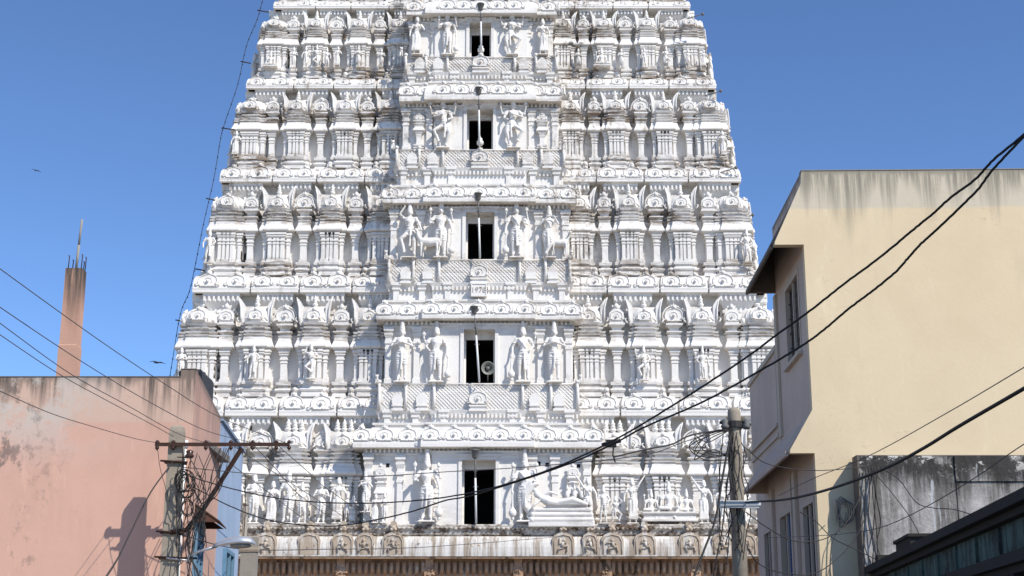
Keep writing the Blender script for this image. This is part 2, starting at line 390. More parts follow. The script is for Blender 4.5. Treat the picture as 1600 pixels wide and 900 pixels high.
def make_shala(nf):
    m = MB(); wall_stack(m, -.80, .80, 0, 1.4); m2 = m
    wall_stack(m, -.50, .50, -.20, .6, .06)
    for cx in (-.70, .70): pilaster(m, cx, -.02, .19, ZP0, ZP1)
    for cx in (-.38, -.10, .10, .38): pilaster(m, cx, -.22, .15 if abs(cx) < .3 else .2, ZP0, ZP1)
    body = m.mesh('pavilion', M['white'])
    r = MB(); prof = []
    for i in range(13):
        t = i / 12; a = pi * t; prof.append((.42 - .46 * cos(a) * (1.0 - .25 * max(0, sin(a) - .6)), ZN + .98 * sin(a) ** .8))
    prof = [(y, z) for y, z in prof]
    n = len(prof); b = r._v([(-.74, y, z) for y, z in prof] + [(.74, y, z) for y, z in prof])
    r._f([(k, n + k, n + k + 1, k + 1) for k in range(n - 1)], b, True); r._f([tuple(range(n)), tuple(reversed(range(n, 2 * n)))], b)
    def yf(t): return .42 - .46 * cos(pi * .42 * t) - .015
    lattice(r, -.66, .66, ZN + .12, ZN + .86, yf, .22, .026)
    for sx in (-1, 1):       # upswept horned gable ends
        pts = [(.64, ZN - .02), (.84, ZN - .02), (.84, ZN + .35), (.86, ZN + .75), (.92, ZN + 1.08), (1.0, ZN + 1.34), (.9, ZN + 1.3), (.76, ZN + 1.12), (.66, ZN + .96), (.64, ZN + .9)]
        if sx < 0: pts = [(-x, z) for x, z in reversed(pts)]
        r.prism(pts, -.04, .5); r.tube([(sx * .82, -.06, ZN + .05), (sx * .84, -.1, ZN + .4), (sx * .86, -.09, ZN + .8), (sx * .95, -.05, ZN + 1.15), (sx * 1.02, .0, ZN + 1.38)], .06, 5, r1=.035)
        r.tube([(sx * .9, .0, ZN + .02), (sx * 1.0, -.03, ZN + .1), (sx * 1.06, -.02, ZN + .22), (sx * .98, -.02, ZN + .28)], .06, 5, r1=.03)
    kudu(r, 0, -.16, ZN + .36, .31, -.06); r.box(-.3, .3, -.1, .3, ZN, ZN + .3)
    roof = r.mesh('pavilion_roof', M['white'])
    f = finial_mb(.78).mesh('finial', M['white'])
    fl = [('finial', f, (x, .30, ZR - .10)) for x in ((0,) if nf == 1 else (-.34, 0, .34))]
    return ('pavilion', body, [('pavilion_roof', roof, (0, 0, 0))] + fl)
def make_kuta():
    m = MB(); wall_stack(m, -.98, .98, 0, 1.96); wall_stack(m, -.55, .55, -.15, .6, .06)
    for cx in (-.82, -.38, -.13, .13, .38, .82): pilaster(m, cx, -.02 if abs(cx) > .5 else -.17, .2 if abs(cx) > .3 else .16, ZP0, ZP1)
    m.M = Matrix.Translation((0, .98, 0)) @ Matrix.Rotation(pi / 2, 4, 'Z') @ Matrix.Translation((0, -.98, 0)); wall_stack(m, -.55, .55, -.15, .6, .06)
    for cx in (-.8, -.35, .35, .8): pilaster(m, cx, -.02 if abs(cx) > .5 else -.17, .2, ZP0, ZP1)
    m.M = Matrix.Translation((0, .98, 0)) @ Matrix.Rotation(-pi / 2, 4, 'Z') @ Matrix.Translation((0, -.98, 0)); wall_stack(m, -.55, .55, -.15, .6, .06)
    for cx in (-.8, -.35, .35, .8): pilaster(m, cx, -.02 if abs(cx) > .5 else -.17, .2, ZP0, ZP1)
    m.M = Matrix.Translation((0, .98, 0)) @ Matrix.Rotation(pi / 2, 4, 'Z') @ Matrix.Translation((0, -.98, 0))
    for cx in (-.8, -.35, .35, .8): pilaster(m, cx, -.02 if abs(cx) > .5 else -.17, .2, ZP0, ZP1)
    m.M = Matrix.Identity(4); body = m.mesh('corner_pavilion', M['white'])
    r = MB(); cyy = .70
    r.lathe(0, cyy, [(ZN - .02, .93), (ZN + .1, 1.0), (ZN + .3, 1.0), (ZN + .52, .92), (ZN + .72, .74), (ZN + .86, .5), (ZN + .93, .3), (ZN + .98, .22)], 24)
    for k in range(24):
        a = 2 * pi * k / 24
        r.tube([(rr * cos(a), cyy + rr * sin(a), ZN + z) for z, rr in ((.12, 1.01), (.32, 1.01), (.53, .93), (.73, .75), (.87, .5))], .028, 4)
    for k in range(4):
        r.M = Matrix.Translation((0, cyy, 0)) @ Matrix.Rotation(k * pi / 2, 4, 'Z')
        kudu(r, 0, -1.0, ZN + .36, .34, -.1)
    r.M = Matrix.Identity(4)
    for sx in (-1, 1): r.ell((sx * .86, .1, ZN + .12), (.14, .14, .2), 8, 5)
    return ('corner_pavilion', body, [('dome', r.mesh('dome', M['white']), (0, 0, 0)), ('finial', finial_mb(.72, 1.1).mesh('finial', M['white']), (0, cyy, ZN + .94))])
def make_panjara(rnd):
    m = MB()
    m.loft(-.29, .29, .1, 1.4, mould(ZB, ZP0, .1)); pilaster(m, 0, .12, .36, ZP0, ZP1, .6)
    m.loft(-.24, .24, .1, 1.4, [(ZP1, .06), (ZK0, .12)]); m.loft(-.24, .24, .10, 1.4, kap2(ZK0, ZK1 - ZK0, .24))
    m.loft(-.26, .26, .12, 1.4, [(ZK1, .05), (ZK1 + .1, .1), (ZK1 + .16, .12), (ZK1 + .17, 0), (ZM - .12, 0), (ZM - .02, .16), (ZM + .04, .16), (ZM + .05, 0), (ZM + .2, 0), (ZN - .12, .2), (ZN - .02, .2)])
    m.box(-.28, .28, .25, .85, ZN - .1, ZN + .62)
    if rnd:
        kudu(m, 0, .12, ZN + .42, .42, 0); m.tube([(.62 * cos(a), .2, ZN + .36 + .62 * sin(a)) for a in [-.6 + (pi + 1.2) * i / 14 for i in range(15)]], .05, 5)
    else:
        m.prism([(-.36, ZN - .02), (.36, ZN - .02), (.42, ZN + .3), (.4, ZN + .55), (.2, ZN + .74), (0, ZN + .8), (-.2, ZN + .74), (-.4, ZN + .55), (-.42, ZN + .3)], .05, .4)
        kudu(m, 0, .04, ZN + .34, .29, 0, False); m.ell((0, .1, ZN + .9), (.14, .12, .16), 8, 5)
        m.prism([(-.2, ZN + .8), (.2, ZN + .8), (.26, ZN + 1.0), (.1, ZN + .95), (0, ZN + 1.14), (-.1, ZN + .95), (-.26, ZN + 1.0)], .16, .3)
    return ('miniature_shrine', m.mesh('miniature_shrine', M['white']), [])
def make_upper(wd=2.75, ht=5.7):
    """wall above the roofs, flared under the next cornice, with dentils"""
    m = MB(); k = wd / 2; z1 = ht
    m.loft(-k * .58, k * .58, .78, 1.6, [(3.2, 0), (z1 - 1.05, 0), (z1 - 1.04, .08), (z1 - .9, .1), (z1 - .89, .03), (z1 - .75, .03), (z1 - .42, k * .2), (z1 - .36, k * .2)])
    m.loft(-k * .80, k * .80, .40, 1.6, [(z1 - .12, .0), (z1 + .06, 0)])
    nb = 8
    for i in range(nb):
        x = -k * .72 + 1.44 * k * i / (nb - 1); m.box(x - .06, x + .06, .39, .8, z1 - .38, z1 - .11)
    m.box(-k * .78, k * .78, .50, 1.5, z1 - .39, z1 - .115)
    return ('upper_wall', m.mesh('upper_wall', M['white']), [])
def cornice_mesh(wd, nk, h=1.0, o=.55, rk=.42, name='cornice'):
    """flexed eave with gable motifs; origin at its foot, wall plane y=0"""
    m = MB(); k = wd / 2; xi = (o - .1) * .42 + .01; m.loft(-k + xi, k - xi, -.25, .9, kap_prof(0, h, o - .1, .2), xs=.42)
    for i in range(nk):
        x = -k + wd * (i + .5) / nk
        kudu(m, x + JIT.uniform(-.05, .05), -.25 - (o - .1) * .84, h * (.60 + JIT.uniform(-.02, .02)), rk * JIT.uniform(.92, 1.06), -.2, lobes=8, yaw=JIT.uniform(-.05, .05))
        m.box(x - .16, x + .16, -.45, .1, h * .9, h * 1.22); m.ell((x, -.42, h * 1.3), (.17, .17, .17), 8, 5)
    # worn little corner scrolls
    for sx in (-1, 1): m.tube([(sx * (k - .06), -.72, .14), (sx * (k - .02), -.73, .24), (sx * (k - .1), -.66, .36)], .05, 5)
    # the drip line of the lip
    m.box(-k + .03, k - .03, -.25 - o + .085, -.25 - o + .3, h * .2, h * .2 + .04)
    return m.mesh(name, M['white'])

SH1, SH3, KUT, PJA, PJB, UPW = make_shala(1), make_shala(3), make_kuta(), make_panjara(False), make_panjara(True), make_upper()

# ------------------------------------------------------------------ statues (one continuous carved mesh each)
def remesh(mb, name, vox):
    me = mb.mesh(name, M['white']); o = bpy.data.objects.new(name, me); COL.objects.link(o)
    md = o.modifiers.new('r', 'REMESH'); md.mode = 'VOXEL'; md.voxel_size = vox; md.use_smooth_shade = True
    sm = o.modifiers.new('s', 'SMOOTH'); sm.factor = .5; sm.iterations = 2
    dg = bpy.context.evaluated_depsgraph_get(); r = bpy.data.meshes.new_from_object(o.evaluated_get(dg))
    r.name = name; bpy.data.objects.remove(o); bpy.data.meshes.remove(me)
    if not r.materials: r.materials.append(M['white'])
    return r
def limb(m, pts, rs): m.tube(pts, rs, 8); [m.ell(p, r, 8, 6) for p, r in zip(pts, rs)]
def person(m, legs, arms, ox=0, oz=0, s=1., sway=0., crown=.2, skirt=False, fem=False, turn=0, mace=None):
    """upright carved figure, head top at z=1; legs = [(knee),(ankle)] x2, arms = [(elbow),(hand),held]"""
    old = m.M.copy(); m.M = old @ Matrix.Translation((ox, 0, oz)) @ Matrix.Scale(s, 4)
    hx = sway * .6; cx = 0; sh = .105 if fem else .125
    hip = (hx, 0, .52); wai = (hx * .5, 0, .62); che = (cx - hx * .2, 0, .755)
    m.ell(hip, (.098 if not fem else .108, .075, .075)); m.ell(wai, (.068, .058, .09)); m.ell(che, (.105 if not fem else .085, .068, .095))
    m.tube([hip, wai, che], [.08, .062, .085], 10)
    if fem:
        for sx in (-1, 1): m.ell((cx + sx * .042, -.06, .755), .038, 8, 6)
    m.ell((cx, 0, .82), (sh, .05, .035)); m.tube([(cx, 0, .82), (cx, -.005, .9)], .034, 8)
    hd = (cx + turn * .02, -.008, .935); m.ell(hd, (.052, .058, .068))
    m.ell((hd[0], -.066, .925), (.01, .014, .02), 6, 5); m.ell((hd[0], -.055, .895), (.02, .012, .008), 6, 5)
    for sx in (-1, 1):
        m.ell((hd[0] + sx * .02, -.054, .945), (.011, .008, .007), 6, 4); m.ell((hd[0] + sx * .057, .0, .925), (.014, .02, .034), 6, 5)
    # tiered crown
    if crown > 0:
        for i in range(5):
            t = i / 4; z = .98 + crown * t * .85; m.lathe(hd[0], 0, [(z - .022, .054 - .022 * t), (z, .064 - .028 * t), (z + .022, .052 - .022 * t)], 10)
        m.tube([(hd[0], 0, .96), (hd[0], 0, .98 + crown)], .05, 8, r1=.018)
    else: m.ell((hd[0], .02, .975), (.05, .05, .045))
    # ornaments: necklace, belt, sash
    def ring(c, rx, ry, rr, dip=0.): m.tube([(c[0] + rx * cos(a), c[1] + ry * sin(a), c[2] - dip * max(0, -sin(a))) for a in [2 * pi * i / 16 for i in range(17)]], rr, 5)
    ring((cx, 0, .835), .062, .055, .011, .05); ring((cx, 0, .83), .09, .062, .009, .09)
    ring((hx, 0, .575), .088, .072, .014); ring((hx, 0, .55), .1, .08, .011, .03); ring((hx, 0, .54), .104, .082, .010, .1)
    m.tube([(cx + .09, -.06, .82), (cx, -.082, .72), (hx * .5 - .05, -.07, .62)], .009, 5)
    for li, (kn, an) in enumerate(legs):
        sx = -1 if li == 0 else 1; hp = (hx + sx * .055, 0, .5)
        limb(m, [hp, kn, an], [.066, .043, .026])
        m.tube([Vector(kn) * .5 + Vector(an) * .5 + Vector((0, .012, .02)), an], [.04, .026], 8)
        m.ell((an[0] + sx * .012, an[1] - .045, an[2] - .018), (.027, .058, .02), 8, 5)
        m.lathe(an[0], an[1], [(an[2] + .01, .033), (an[2] + .022, .04), (an[2] + .034, .033)], 8)
        for t in (.25, .45, .65, .85):      # ridges of the wrapped cloth
            p = Vector(hp).lerp(Vector(kn), t); rr = .066 + (.043 - .066) * t + .007
            m.tube([(p.x + rr * cos(a), p.y + rr * sin(a), p.z - .012 * sin(a)) for a in [2 * pi * i / 10 for i in range(11)]], .007, 4)
    if skirt: m.loft(hx - .075, hx + .075, -.06, .06, [(.07, .04), (.1, .045), (.3, .02), (.5, .02), (.53, 0)], True)
    m.tube([(hx, -.075, .54), (hx, -.085, .40), (hx - .01, -.07, .2)], [.028, .02, .028], 6)
    for (si, el, ha, held) in arms:
        s0 = (cx + si * sh, 0, .815); limb(m, [s0, el, ha], [.036, .027, .019])
        ring(Vector(s0).lerp(Vector(el), .5), .036, .036, .008); m.ell(ha, (.023, .022, .028), 8, 5)
        if held == 'disc':
            m.tube([ha, (ha[0], ha[1], ha[2] + .05)], .012, 6); m.ell((ha[0], ha[1], ha[2] + .075), (.042, .016, .042), 12, 7)
            m.prism([(ha[0] - .015, ha[2] + .1), (ha[0] + .015, ha[2] + .1), (ha[0], ha[2] + .15)], ha[1] - .01, ha[1] + .01)
        elif held == 'conch': m.lathe(ha[0], ha[1], [(ha[2] + .02, .012), (ha[2] + .05, .036), (ha[2] + .085, .03), (ha[2] + .12, .006)], 8)
    if mace is not None:
        mx = mace; m.lathe(mx, -.05, [(0, .03), (.03, .034), (.05, .024), (.07, .055), (.11, .07), (.15, .066), (.19, .04), (.21, .024), (.25, .02), (.44, .016), (.46, .03), (.48, .016)], 12)
    m.M = old
def ped(m, w_=.17, d=.1, h=.03):
    w_ = .13; d = .08; m.loft(-w_, w_, -d, d, [(-.03, .02), (-.015, .02), (-.01, 0), (0, 0)], True)
ST = {}
L0 = [((-.065, -.01, .285), (-.06, 0, .05)), ((.065, -.01, .285), (.065, 0, .05))]
LX = [((-.05, -.05, .29), (.07, -.06, .06)), ((.07, 0, .285), (.055, .02, .05))]
VOX = .0125
def mk(key, fn, vox=VOX):
    m = MB(); fn(m); ST[key] = remesh(m, 'statue', vox)
mk('guard', lambda m: (person(m, L0, [(-1, (-.23, -.02, .72), (-.2, -.08, .86), 'disc'), (1, (.23, -.02, .72), (.2, -.08, .86), 'conch'), (-1, (-.21, -.04, .66), (-.15, -.12, .66), None), (1, (.2, -.03, .62), (.22, -.05, .5), None)], crown=.24, mace=.21), ped(m, .26)))
mk('pray', lambda m: (person(m, L0, [(-1, (-.2, -.04, .67), (-.02, -.11, .735), None), (1, (.2, -.04, .67), (.02, -.11, .735), None)], crown=.19), ped(m)))
mk('fold', lambda m: (person(m, L0, [(-1, (-.19, -.04, .68), (.06, -.1, .70), None), (1, (.19, -.04, .66), (-.06, -.11, .68), None)], crown=.1), ped(m)))
mk('relax', lambda m: (person(m, [((-.085, -.02, .285), (-.09, 0, .05)), L0[1]], [(-1, (-.2, 0, .66), (-.19, -.04, .5), None), (1, (.2, -.02, .68), (.13, -.1, .62), None)], sway=.05, crown=.17), ped(m)))
mk('relaxmace', lambda m: (person(m, [((-.085, -.02, .285), (-.09, 0, .05)), L0[1]], [(-1, (-.2, 0, .67), (-.13, -.08, .58), None), (1, (.2, .02, .66), (.2, -.03, .5), None), (-1, (-.22, 0, .74), (-.24, -.05, .83), 'disc')], sway=-.04, crown=.2, mace=.22), ped(m, .25)))
mk('flute', lambda m: (person(m, LX, [(-1, (-.19, -.06, .72), (-.1, -.12, .86), None), (1, (.2, -.04, .70), (.02, -.13, .87), None)], sway=.05, crown=.16), m.tube([(-.2, -.11, .85), (.06, -.13, .885)], .012, 6), ped(m)))
mk('dance', lambda m: (person(m, [((-.16, -.09, .36), (.02, -.07, .2)), ((.09, -.03, .3), (.04, 0, .05))], [(-1, (-.2, -.02, .84), (-.14, -.03, .98), None), (1, (.2, -.04, .74), (.05, -.13, .70), None)], sway=.06, crown=.15), ped(m)))
mk('dance4', lambda m: (person(m, [((-.19, -.08, .36), (-.09, -.03, .14)), ((.14, -.06, .32), (.07, 0, .05))], [(-1, (-.24, -.02, .75), (-.27, -.06, .9), 'disc'), (1, (.24, -.02, .76), (.27, -.06, .9), 'conch'), (-1, (-.2, -.05, .68), (.0, -.13, .72), None), (1, (.2, -.05, .66), (.12, -.13, .6), None)], sway=.08, crown=.2), ped(m, .24)))
mk('raise', lambda m: (person(m, L0, [(1, (.17, -.03, .93), (.3, -.03, 1.12), None), (-1, (-.19, 0, .66), (-.2, -.03, .51), None)], sway=.03, crown=.07, skirt=True, fem=True), ped(m)))
mk('lady', lambda m: (person(m, L0, [(-1, (-.18, 0, .66), (-.19, -.04, .5), None), (1, (.18, -.04, .68), (.1, -.1, .76), None)], sway=-.05, crown=.08, skirt=True, fem=True), ped(m)))
mk('climb', lambda m: (person(m, [((-.17, -.06, .36), (-.1, -.04, .1)), ((.1, -.02, .29), (.1, 0, .05))], [(-1, (-.2, -.04, .9), (-.1, -.06, 1.05), None), (1, (.19, -.03, .69), (.24, -.06, .56), None)], sway=.03, crown=.14), ped(m)))
def seated(m, ox=0, s=1., lift=.0):
    old = m.M.copy(); m.M = old @ Matrix.Translation((ox, 0, lift)) @ Matrix.Scale(s, 4) @ Matrix.Translation((0, 0, -.42))
    person(m, [((-.23, -.12, .5), (.02, -.14, .47)), ((.23, -.12, .5), (.1, -.15, .27))], [(-1, (-.19, -.03, .66), (-.2, -.12, .56), None), (1, (.19, -.03, .66), (.2, -.12, .56), None), (-1, (-.2, 0, .74), (-.21, -.04, .88), 'disc'), (1, (.2, 0, .74), (.21, -.04, .88), 'conch')], crown=.2)
    m.M = old
mk('seat', lambda m: (m.loft(-.3, .3, -.16, .1, [(-.0, .05), (.04, .05), (.05, 0), (.09, 0), (.1, .03), (.13, .03)], True), seated(m, 0, 1., .1)), .014)
def trio(m):
    m.loft(-.62, .62, -.16, .12, [(0, .05), (.06, .05), (.07, 0), (.18, 0), (.19, .05), (.24, .05)], True)
    seated(m, 0, 1.0, .26); seated(m, -.42, .78, .24); seated(m, .42, .78, .24)
mk('trio', trio, .016)
def reclining(m):
    """figure lying on a coiled serpent, hoods raised behind the head"""
    for i, z in enumerate((.06, .17, .28)):
        m.tube([(-.62 + .02 * i, -.08, z), (.72 - .02 * i, -.08, z)], .058, 10); m.ell((-.62 + .02 * i, -.08, z), .07); m.ell((.72 - .02 * i, -.08, z), .06)
    m.box(-.7, .78, -.12, .1, -.1, .02)
    m.tube([(-.62, 0, .2), (-.78, 0, .4), (-.76, -.02, .65), (-.6, -.06, .85), (-.45, -.1, .86)], [.08, .1, .13, .1, .04], 10)
    for a in (.7, 1.0, 1.3, 1.6, 1.9): m.ell((-.5 - .3 * cos(a * 1.2 - .9), -.05, .42 + .46 * sin(a)), (.09, .05, .08))
    m.ell((-.5, -.1, .62), (.08, .08, .09)); m.tube([(-.52, -.06, .68), (-.62, -.04, .86)], .06, 8, r1=.03)
    m.tube([(-.45, -.1, .55), (-.25, -.1, .46), (.0, -.1, .42), (.3, -.12, .43), (.62, -.12, .38)], [.07, .12, .09, .075, .045], 10)
    m.tube([(-.36, -.1, .58), (-.2, -.16, .66), (-.02, -.16, .6)], [.045, .035, .025], 8); m.tube([(-.42, -.12, .5), (-.56, -.16, .38), (-.62, -.14, .3)], [.04, .035, .03], 8)
    m.tube([(0, -.12, .44), (.3, -.16, .5), (.6, -.14, .4)], [.08, .07, .04], 8); m.ell((.68, -.12, .42), (.04, .04, .08))
    for x in (.18, .34, .5): 
        m.ell((x, .02, .62), (.055, .05, .1)); m.ell((x, .0, .76), (.035, .035, .045)); m.tube([(x, 0, .78), (x, 0, .86)], .03, 6, r1=.012)
mk('recline', reclining, .016)
def calf(m):
    m.tube([(-.3, 0, .55), (0, 0, .52), (.3, 0, .56)], [.14, .16, .15], 12); m.ell((.32, 0, .55), .15); m.ell((-.32, 0, .56), .14)
    for x in (-.3, .3):
        for y in (-.08, .08):
            d = .05 if y > 0 else -.02; m.tube([(x + d, y, .48), (x + d + (.03 if x > 0 else 0), y, .28), (x + d, y, .12), (x + d, y, .02)], [.07, .042, .03, .034], 8)
    m.tube([(-.36, -.02, .6), (-.47, -.05, .78), (-.5, -.1, .9)], [.1, .075, .06], 10); m.ell((-.53, -.16, .9), (.06, .12, .06)); m.tube([(.45, 0, .6), (.5, 0, .45), (.49, 0, .3)], .02, 6)
    for sx in (-1, 1): m.ell((-.5 + sx * .09, -.1, .95), (.06, .02, .03))
mk('calf', calf, .02)
def lion(m):      # little seated guardian beast on the railing
    m.ell((0, .05, .25), (.13, .18, .2)); m.tube([(0, .0, .35), (0, -.08, .55)], [.14, .12], 10); m.ell((0, -.12, .66), (.14, .13, .13))
    m.ell((0, -.24, .62), (.08, .07, .06))
    for sx in (-1, 1): m.tube([(sx * .08, -.1, .45), (sx * .09, -.16, .04)], [.055, .045], 8); m.ell((sx * .1, -.08, .8), (.04, .03, .06))
mk('beast', lion, .022)

# ------------------------------------------------------------------ the tower
tower = empty('temple_tower', (TX, 80, 0), 'tall white limewashed temple gateway tower covered in carved tiers, niches and statues', 'temple tower')
def T(X, Y, Z): return (X - TX, Y - 80, Z)
FN = {n: 80 + .62 * (n - 1) for n in range(1, 9)}
cb = {1: 650, 2: 457, 3: 284, 4: 138, 5: 13}; ct = {1: 619, 2: 430, 3: 263, 4: 122, 5: 1}
HP = {1: (525, 750), 2: (470, 570), 3: (424, 395), 4: (385, 225), 5: (347, 75)}
HW = {n: HP[n][0] * FN[n] / den(HP[n][1]) for n in HP}; HW[6] = HW[5] - 1.25; HW[7] = HW[6] - 1.2
CE = {n: FN[n + 1] - .42 for n in range(1, 7)}           # cornice lip plane
CZ0 = {n: Zat(cb[n], CE[n]) for n in cb}; CZ1 = {n: Zat(ct[n], FN[n + 1] - .1) for n in ct}
S0Z = Zat(820, FN[1] - 1.2)
ZBN = {1: S0Z}; ZTN = {}
for n in range(1, 6): ZTN[n] = CZ0[n]; ZBN[n + 1] = CZ1[n] - .04
ZTN[6] = ZBN[6] + (ZTN[5] - ZBN[5]) * .9
CZ0[6] = ZTN[6]; CZ1[6] = ZTN[6] + .8; CE[6] = FN[7] - .42
YMID = FN[1] + .68 * HW[1]
LAY = [(.937, 'K'), (.849, 'A'), (.748, 'S'), (.652, 'B'), (.553, 'S'), (.462, 'A'), (.368, 'S')]
for n in range(1, 7):
    H = ZTN[n] - ZBN[n]; sx = HW[n] / 16.5; sz = H / 5.7; Fp = FN[n]; hw = HW[n]; back = 2 * YMID - Fp
    c = MB(); za_, zb2 = ZBN[n] - .9, ZTN[n] + (.3 if n < 6 else .8)
    c.box(-hw + .35, -1.6, Fp + 1.25 - 80, back - .9 - 80, za_, zb2); c.box(1.6, hw - .35, Fp + 1.25 - 80, back - .9 - 80, za_, zb2); c.box(-1.59, 1.59, Fp + 6 - 80, back - .91 - 80, za_, zb2)
    for xa_, xb_ in ((-hw + .5, -3.9), (3.9, hw - .5)): c.box(xa_, xb_, Fp + .58 - 80, Fp + 1.4 - 80, ZBN[n] - .1, ZBN[n] + H * .60)
    hn_ = (HW[n + 1]) * 1.02
    for s_ in (-1, 1): c.box(min(s_ * 1.7, s_ * hn_), max(s_ * 1.7, s_ * hn_), CE[n] + .42 - 80, CE[n] + 2.2 - 80, CZ0[n] + .05, CZ1[n] - .1)
    for xa_, xb_ in ((-hw + .5, -1.75), (1.75, hw - .5)): c.loft(xa_, xb_, Fp + .55 - 80, back - .5 - 80, [(ZBN[n] - .25, 0), (ZBN[n] - .02, 0), (ZBN[n] + .0, .12), (ZBN[n] + .12 * H * .9, .12)], True)
    part('storey_wall', c, 'white', tower)
    sc = (sx, sx, sz)
    sh = SH3 if n == 1 else SH1
    for side in (-1, 1):
        for fr, kd in LAY:
            if n == 1 and fr < .4: continue
            x = side * fr * hw
            pr = {'K': KUT, 'A': PJA, 'B': PJB, 'S': sh}[kd]
            inst(pr, tower, (x, Fp - 80, ZBN[n]), 0, sc)
        if n == 1: inst(sh, tower, (side * .405 * hw, Fp - 80, ZBN[n]), 0, sc)
        for cc, kd in ((.155, 'A'), (.255, 'S'), (.35, 'B'), (.448, 'S'), (.545, 'A'), (.64, 'S')):
            pr = {'A': PJA, 'B': PJB, 'S': sh}[kd]
            inst(pr, tower, (side * (hw + (.5 if kd != 'A' else .25)), Fp + cc * hw - 80, ZBN[n]), side * pi / 2, sc)
    # wing cornice above storey n and the flared wall below it
    hn = HW[n + 1]; ch = CZ1[n] - CZ0[n]; wp = CE[n] + .8           # wall plane of the cornice mesh
    for side in (-1, 1):
        for a, b in ((1.047, .838), (.833, .66), (.655, .468), (.463, .30)):
            wd = (a - b) * hn; me = cornice_mesh(wd, 2, ch, .62, min(.46, wd * .15) * min(1, ch / .95))
            xm = side * (a + b) / 2 * hn
            link('cornice', me, tower, (xm, wp - 80, CZ0[n]))
            inst(UPW, tower, (xm, Fp - 80, ZBN[n]), 0, (wd / 2.75 * (.96 if a < 1 else .8), 1, sz))
        t = 0.
        for i in range(3):
            wd = .2 * hn; me = cornice_mesh(wd, 2, ch, .62, .44 * min(1, ch / .95)); t0 = .012 * hn + (i + .5) * (wd + .05)
            link('cornice', me, tower, (side * (1.047 * hn - .8), CE[n] + t0 - 80, CZ0[n]), side * pi / 2)
            inst(UPW, tower, (side * hw, CE[n] + t0 - 80, ZBN[n]), side * pi / 2, (wd / 2.75 * .96, 1, sz))
        m = MB(); m.loft(0, 2 * (YMID - CE[n] - .62 * hn), 0, 1.2, kap_prof(0, ch, .5)); 
        part('cornice', m, 'white', tower, loc=(side * (1.047 * hn - .55), (YMID if 0 else CE[n] + .66 * hn if side > 0 else 2 * YMID - CE[n] - .58 * hn) - 80, CZ0[n]), rz=side * pi / 2)
# roof vault above the picture
v = MB(); hv = HW[6] - 1.6; zt = ZTN[6] + .8
v.box(-hv, hv, FN[7] + .8 - 80, 2 * YMID - FN[7] - .8 - 80, zt - .3, zt + 2.2)
prof = [(YMID - 80 + 5.2 * cos(pi * i / 16), zt + 2.1 + 4.6 * sin(pi * i / 16)) for i in range(17)]
b = v._v([(-hv, y, z) for y, z in prof] + [(hv, y, z) for y, z in prof]); v._f([(k, k + 1, 18 + k, 17 + k) for k in range(16)], b, True)
v._f([tuple(reversed(range(17))), tuple(range(17, 34))], b); part('vaulted_roof', v, 'white', tower)

